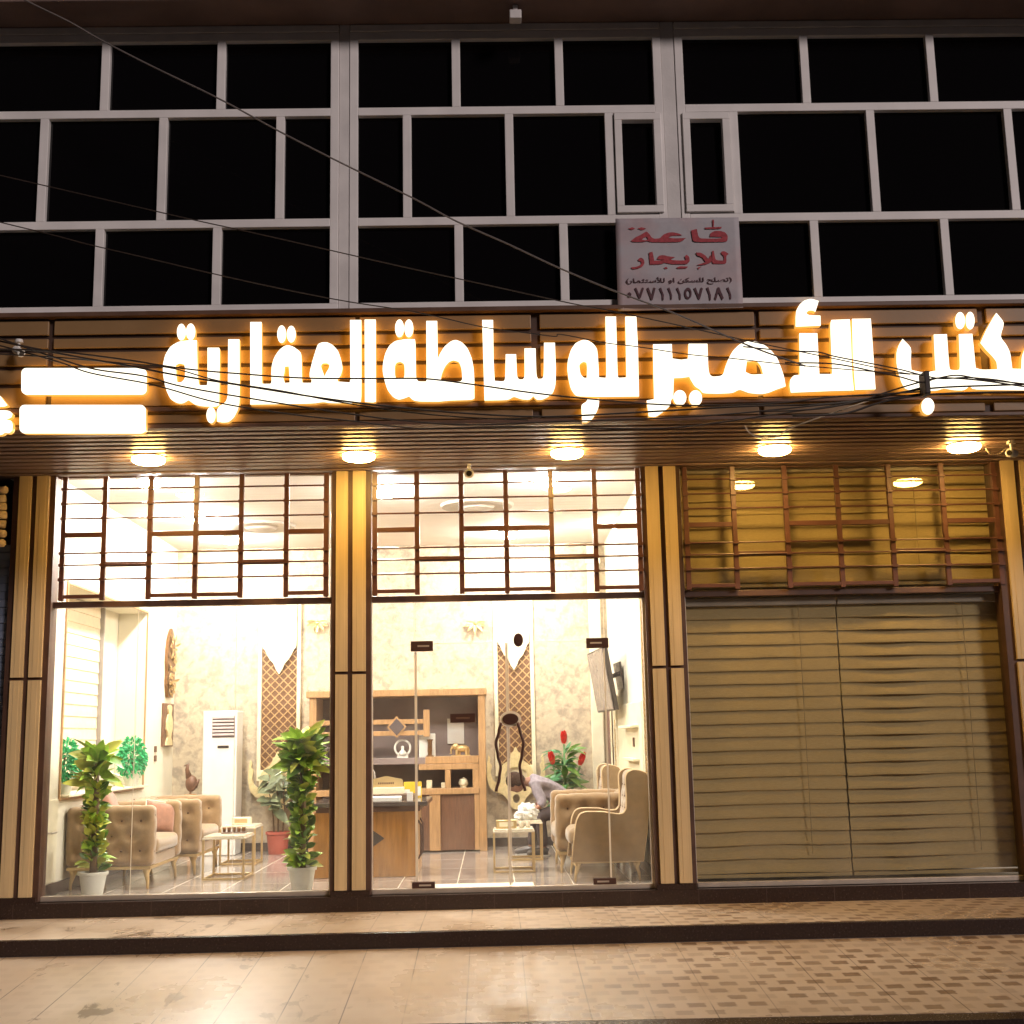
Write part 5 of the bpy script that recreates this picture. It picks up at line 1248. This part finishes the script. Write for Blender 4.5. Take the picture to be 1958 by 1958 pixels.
def ficus(x, y):
    z = FL+.001; rnd = random.Random(3)
    t = thing('rubber_plant', 'grey green broad leaved plant in a red plastic pot by the back wall', 'plant', (x, y, z))
    mb = MB(); mb.lathe((x, y, z), [(.115, 0), (.12, .02), (.145, .24), (.158, .245), (.158, .28), (.145, .28), (.14, .24)], 24); mb.build('pot', M_terra, t, auto=True)
    mb = MB(); mb.lathe((x, y, z), [(.13, .22), (.139, .25), (.001, .26)], 16); mb.build('soil', M_stem, t)
    stems = [(-.05, .78), (.06, .9), (0.0, 1.0)]
    mb = MB()
    for dx, hh in stems: mb.tube([(x+dx, y, z+.25), (x+dx*1.3, y, z+hh*.6), (x+dx*1.6-.04, y, z+hh)], [.012, .01, .007], 7)
    mb.build('stem', M_stem, t, smooth=True)
    mb = MB()
    for k in range(46):
        dx, hh = rnd.choice(stems); u_ = rnd.uniform(.5, 1.05); a_ = rnd.random()*6.28
        b_ = Vector((x+dx*1.5-.03, y, z+.1+hh*u_)); d = Vector((math.cos(a_)*1.2, math.sin(a_), rnd.uniform(-.5, .6)))
        ln = rnd.uniform(.17, .26); mb.leaf(b_+d*.03, d, (rnd.gauss(0, .4), -.8, .8), ln, ln*.62, rnd.uniform(.1, .5))
    mb.build('foliage', M_leaf4, t, smooth=True)
ficus(-2.74, 4.62)
def bromeliad(x, y):
    z = FL+.001; rnd = random.Random(9)
    t = thing('flowering_plant', 'green plant with three red flower heads behind the far wing chair', 'plant', (x, y, z))
    mb = MB(); mb.lathe((x, y, z), [(.13, 0), (.17, .35), (.18, .36), (.165, .36)], 22); mb.build('pot', M_pot, t, auto=True)
    mb = MB()
    for (mx, mz, lean_) in ((.0, 1.30, 0), (-.15, 1.04, -.1), (.2, 1.02, .12)): mb.tube([(x, y, z+.34), (x+mx*.4, y, z+.7), (x+mx, y-.02, z+mz)], [.016, .013, .012], 8)
    mb.build('stem', mat('flower_stem', (.08, .2, .06), .5), t, smooth=True)
    mb = MB(); m2 = MB()
    for k in range(130):
        a_ = rnd.random()*6.28; hz = rnd.uniform(.45, 1.22); el = rnd.uniform(-.2, 1.2); ln = rnd.uniform(.14, .32)
        (mb if k % 2 else m2).leaf((x+.03*math.cos(a_), y+.03*math.sin(a_), z+hz), (math.cos(a_)*1.2, math.sin(a_), el), (rnd.gauss(0, .3), -.6, 1), ln, ln*rnd.uniform(.22, .4), rnd.uniform(.1, .6))
    mb.build('foliage', mat('blue_green_leaf', (.05, .19, .075), .4, vary=.4, vscale=12), t, smooth=True); m2.build('foliage', M_leaf2, t, smooth=True)
    for (mx, mz, l_) in ((.0, 1.30, 0), (-.15, 1.04, -.12), (.2, 1.02, .22)):
        mb = MB()
        for k in range(46):
            u_ = k/46; a_ = k*2.4; r_ = .034*math.sin(math.pi*(.12+.8*u_))
            b_ = Vector((x+mx+l_*.22*u_+r_*math.cos(a_)*.6, y-.02+r_*math.sin(a_)*.6, z+mz+.14*u_))
            mb.leaf(b_, (math.cos(a_)*.6+l_, math.sin(a_)*.6, 1.1), (math.cos(a_), math.sin(a_), -.3), .055, .032, .0)
        mb.build('flower_head', M_red, t, smooth=True)
bromeliad(.93, 4.62)
# little dark figurine on a stand behind the left armchairs
t = thing('bird_figurine', 'dark brown bird figurine on a thin stand beside the air conditioner', 'ornament', (-3.86, 4.6, FL))
mb = MB(); x, y, z = -3.86, 4.6, FL; mb.lathe((x, y, z), [(.12, 0), (.12, .03), (.02, .05), (.02, .72), (.08, .75), (.08, .77), (.001, .77)], 16); mb.build('stand', M_wood, t, auto=True)
mb = MB(); mb.ball((x+.01, y, z+.90), .07, 10, sx=1.1, sz=1.5); mb.tube([(x-.02, y, z+.97), (x-.05, y, z+1.08), (x-.04, y, z+1.14), (x-.09, y, z+1.12)], [.045, .025, .03, .006], 8); mb.tube([(x+.05, y, z+.86), (x+.11, y, z+.95)], [.045, .01], 8); mb.tube([(x, y, z+.8), (x, y, z+.77)], .015, 6); mb.build('bird', M_door, t, smooth=True)

# ------------------------------------------------------------------ the man bending over the far table
def skin_mesh(name, verts, edges, radii, m_, parent, levels=1, root=0):
    me = bpy.data.meshes.new(name); me.from_pydata(verts, edges, [])
    o = bpy.data.objects.new(name, me); COL.objects.link(o)
    sk = o.modifiers.new('skin', 'SKIN'); sk.use_smooth_shade = True
    sv = me.skin_vertices[0].data
    for i, r_ in enumerate(radii): sv[i].radius = (r_, r_) if not isinstance(r_, tuple) else r_; sv[i].use_root = (i == root)
    o.modifiers.new('sub', 'SUBSURF').levels = levels; o.modifiers['sub'].render_levels = levels
    dg = bpy.context.evaluated_depsgraph_get(); me2 = bpy.data.meshes.new_from_object(o.evaluated_get(dg))
    bpy.data.objects.remove(o)
    me2.name = name; me2.materials.clear(); me2.materials.append(m_)
    for p_ in me2.polygons: p_.use_smooth = True
    o = bpy.data.objects.new(name, me2); COL.objects.link(o); o.parent = parent
    return o
mx, my = .0, 3.62
man = thing('person', 'man in a grey shirt and dark trousers bending forward over the far table', 'person', (0, 0, 0))
V_ = [(.88,3.62,.60),(.78,3.62,.76),(.62,3.62,.88),(.48,3.62,.915),(.40,3.61,.90),(.335,3.60,.885),      # 0 pelvis 1 belly 2 chest 3 neck base 4 neck 5 skull base
      (.50,3.44,.86),(.60,3.36,.66),(.46,3.30,.545),(.42,3.285,.525),                                   # 6-9 left arm to wrist
      (.50,3.80,.86),(.60,3.84,.65),(.46,3.62,.55),(.42,3.58,.535),                                     # 10-13 right arm
      (.86,3.52,.54),(.56,3.50,.50),(.60,3.52,.12),(.56,3.52,.06),(.42,3.52,.05),                       # 14-18 left leg
      (.86,3.74,.54),(.52,3.78,.49),(.46,3.80,.12),(.42,3.80,.06),(.29,3.80,.05)]                       # 19-23 right leg
Ed = [(0,1),(1,2),(2,3),(3,4),(4,5),(2,6),(6,7),(7,8),(8,9),(2,10),(10,11),(11,12),(12,13),(0,14),(14,15),(15,16),(16,17),(17,18),(0,19),(19,20),(20,21),(21,22),(22,23)]
Ra = [.13,.12,.13,.07,.052,.06,.055,.042,.032,.026,.055,.042,.032,.026,.09,.058,.04,.038,.03,.09,.058,.04,.038,.03]
# fingers: short bent chains rooted inside the palm
for wi, hy in ((9, -1), (13, 1)):
    wv = Vector(V_[wi]); palm = wv+Vector((-.055, -.005, -.012)); base = len(V_)
    V_.append(tuple(palm)); Ed.append((wi, base)); Ra.append((.03, .022))
    for k in range(4):
        o_ = (k-1.5)*.019; ln = (.034, .042, .04, .03)[k]
        a_ = palm+Vector((-.028, o_, -.004)); b_ = a_+Vector((-ln*.8, o_*.15, -.012)); c_ = b_+Vector((-ln*.4, 0, -.02))
        n_ = len(V_); V_ += [tuple(a_), tuple(b_), tuple(c_)]; Ed += [(base, n_), (n_, n_+1), (n_+1, n_+2)]; Ra += [.0095, .0088, .0075]
    a_ = palm+Vector((.012, hy*-.03, -.004)); b_ = a_+Vector((-.03, hy*-.016, -.012)); n_ = len(V_)
    V_ += [tuple(a_), tuple(b_)]; Ed += [(base, n_), (n_, n_+1)]; Ra += [.0105, .0085]
body = skin_mesh('body', V_, Ed, Ra, M_skin, man)
# head with brow, nose, chin and ears, looking down at the table
hm = MB(); hc = Vector((.275, 3.60, .885)); fd = Vector((-.72, -.12, -.68)).normalized(); hu = Vector((-.68, 0, .73)); hu = (hu-fd*hu.dot(fd)).normalized(); hs = fd.cross(hu)
n = 20
for i in range(n+1):
    th_ = math.pi*i/n
    for j in range(2*n):
        ph = math.pi*j/n; a_ = Vector((math.sin(th_)*math.cos(ph), math.sin(th_)*math.sin(ph), math.cos(th_)))   # x fwd, y side, z up
        f_, s_, u_ = a_.x*.098, a_.y*.076, a_.z*.118
        if a_.z < 0: s_ *= 1+.30*a_.z; f_ *= 1+.10*a_.z
        if a_.x > .5:
            nose = math.exp(-((a_.y/.16)**2+((a_.z+.06)/.22)**2)); f_ += .026*nose
            for sy in (-1, 1): f_ -= .010*math.exp(-(((a_.y-sy*.36)/.16)**2+((a_.z-.08)/.13)**2))
            f_ += .006*math.exp(-(((a_.z+.42)/.07)**2+(a_.y/.25)**2)); f_ -= .006*math.exp(-(((a_.z+.50)/.03)**2+(a_.y/.25)**2)); f_ += .010*math.exp(-(((a_.z+.75)/.15)**2+(a_.y/.3)**2))
        hm.v.append(tuple(hc+fd*f_+hs*s_+hu*u_))
for i in range(n):
    for j in range(2*n): hm.f.append((i*2*n+j, (i+1)*2*n+j, (i+1)*2*n+(j+1) % (2*n), i*2*n+(j+1) % (2*n))); hm.mi.append(0)
for sy in (-1, 1): hm.ball(hc+hs*sy*.075-fd*.008-hu*.01, .024, 8, sx=.9, sy=.5, sz=1.3)
head = hm.build('head', M_skin, None, smooth=True)
# merge the head into the body so the figure stays one mesh
import bmesh
bm = bmesh.new(); bm.from_mesh(body.data); bm.from_mesh(head.data); bm.to_mesh(body.data); bm.free(); bpy.data.objects.remove(head)
for p_ in body.data.polygons: p_.use_smooth = True
mb = MB()
for sy in (-1, 1): mb.ball(hc+fd*.088+hs*sy*.028+hu*.008, .0095, 8)
mb.build('eye', M_dark, body, smooth=True)
hb = MB()
for i in range(15):
    th_ = math.pi*.62*i/14
    for j in range(28):
        ph = 2*math.pi*j/28; a_ = Vector((math.sin(th_)*math.cos(ph), math.sin(th_)*math.sin(ph), math.cos(th_)))
        k_ = 1.09+.03*noise.noise(a_*6)
        tilt = a_.z*1.0
        q = hc+fd*(a_.x*.104-.018)*k_+hs*a_.y*.083*k_+hu*(a_.z*.118*k_+.006+(.02 if a_.x > .3 else -.012)*(1-a_.z))
        hb.v.append(tuple(q))
for i in range(14):
    for j in range(28): hb.f.append((i*28+j, (i+1)*28+j, (i+1)*28+(j+1) % 28, i*28+(j+1) % 28)); hb.mi.append(0)
hb.build('hair', M_hair, man, smooth=True, solid=.006)
sV = [V_[0], V_[1], V_[2], V_[3], V_[6], (.60,3.355,.665), (.545,3.325,.60), V_[10], (.60,3.845,.655), (.55,3.75,.61), (.44,3.615,.912)]
shirt = skin_mesh('shirt', sV, [(0,1),(1,2),(2,3),(2,4),(4,5),(5,6),(2,7),(7,8),(8,9),(3,10)], [.145,.138,.15,.092,.074,.060,.052,.074,.060,.052,.068], M_shirt, man, 2)
for v_ in shirt.data.vertices:
    v_.co += v_.normal*(.012*noise.noise(Vector((v_.co.x*9+v_.co.z*16, v_.co.y*9, v_.co.z*6)))+.006*noise.noise(v_.co*26))
tV = [V_[0], V_[14], V_[15], V_[16], V_[19], V_[20], V_[21]]
skin_mesh('trousers', tV, [(0,1),(1,2),(2,3),(0,4),(4,5),(5,6)], [.142,.108,.078,.062,.108,.078,.062], M_trous, man)
for (ax_, ay_) in ((.60, 3.52), (.46, 3.80)):
    mb = MB(); mb.tube([(ax_+.05, ay_, FL+.05), (ax_, ay_, FL+.062), (ax_-.08, ay_, FL+.05), (ax_-.17, ay_, FL+.036), (ax_-.205, ay_, FL+.03)], [.038, .052, .048, .042, .02], 12); o = mb.build('shoe', M_shoe, man, smooth=True)
    mb = MB(); mb.prism([smooth_loop([(ax_+.07, ay_-.035), (ax_+.07, ay_+.035), (ax_-.1, ay_+.046), (ax_-.2, ay_+.02), (ax_-.2, ay_-.02), (ax_-.1, ay_-.046)], 95)], FL+.001, FL+.014, to3=lambda a, b, y: (a, b, y)); mb.build('sole', M_sole, o)
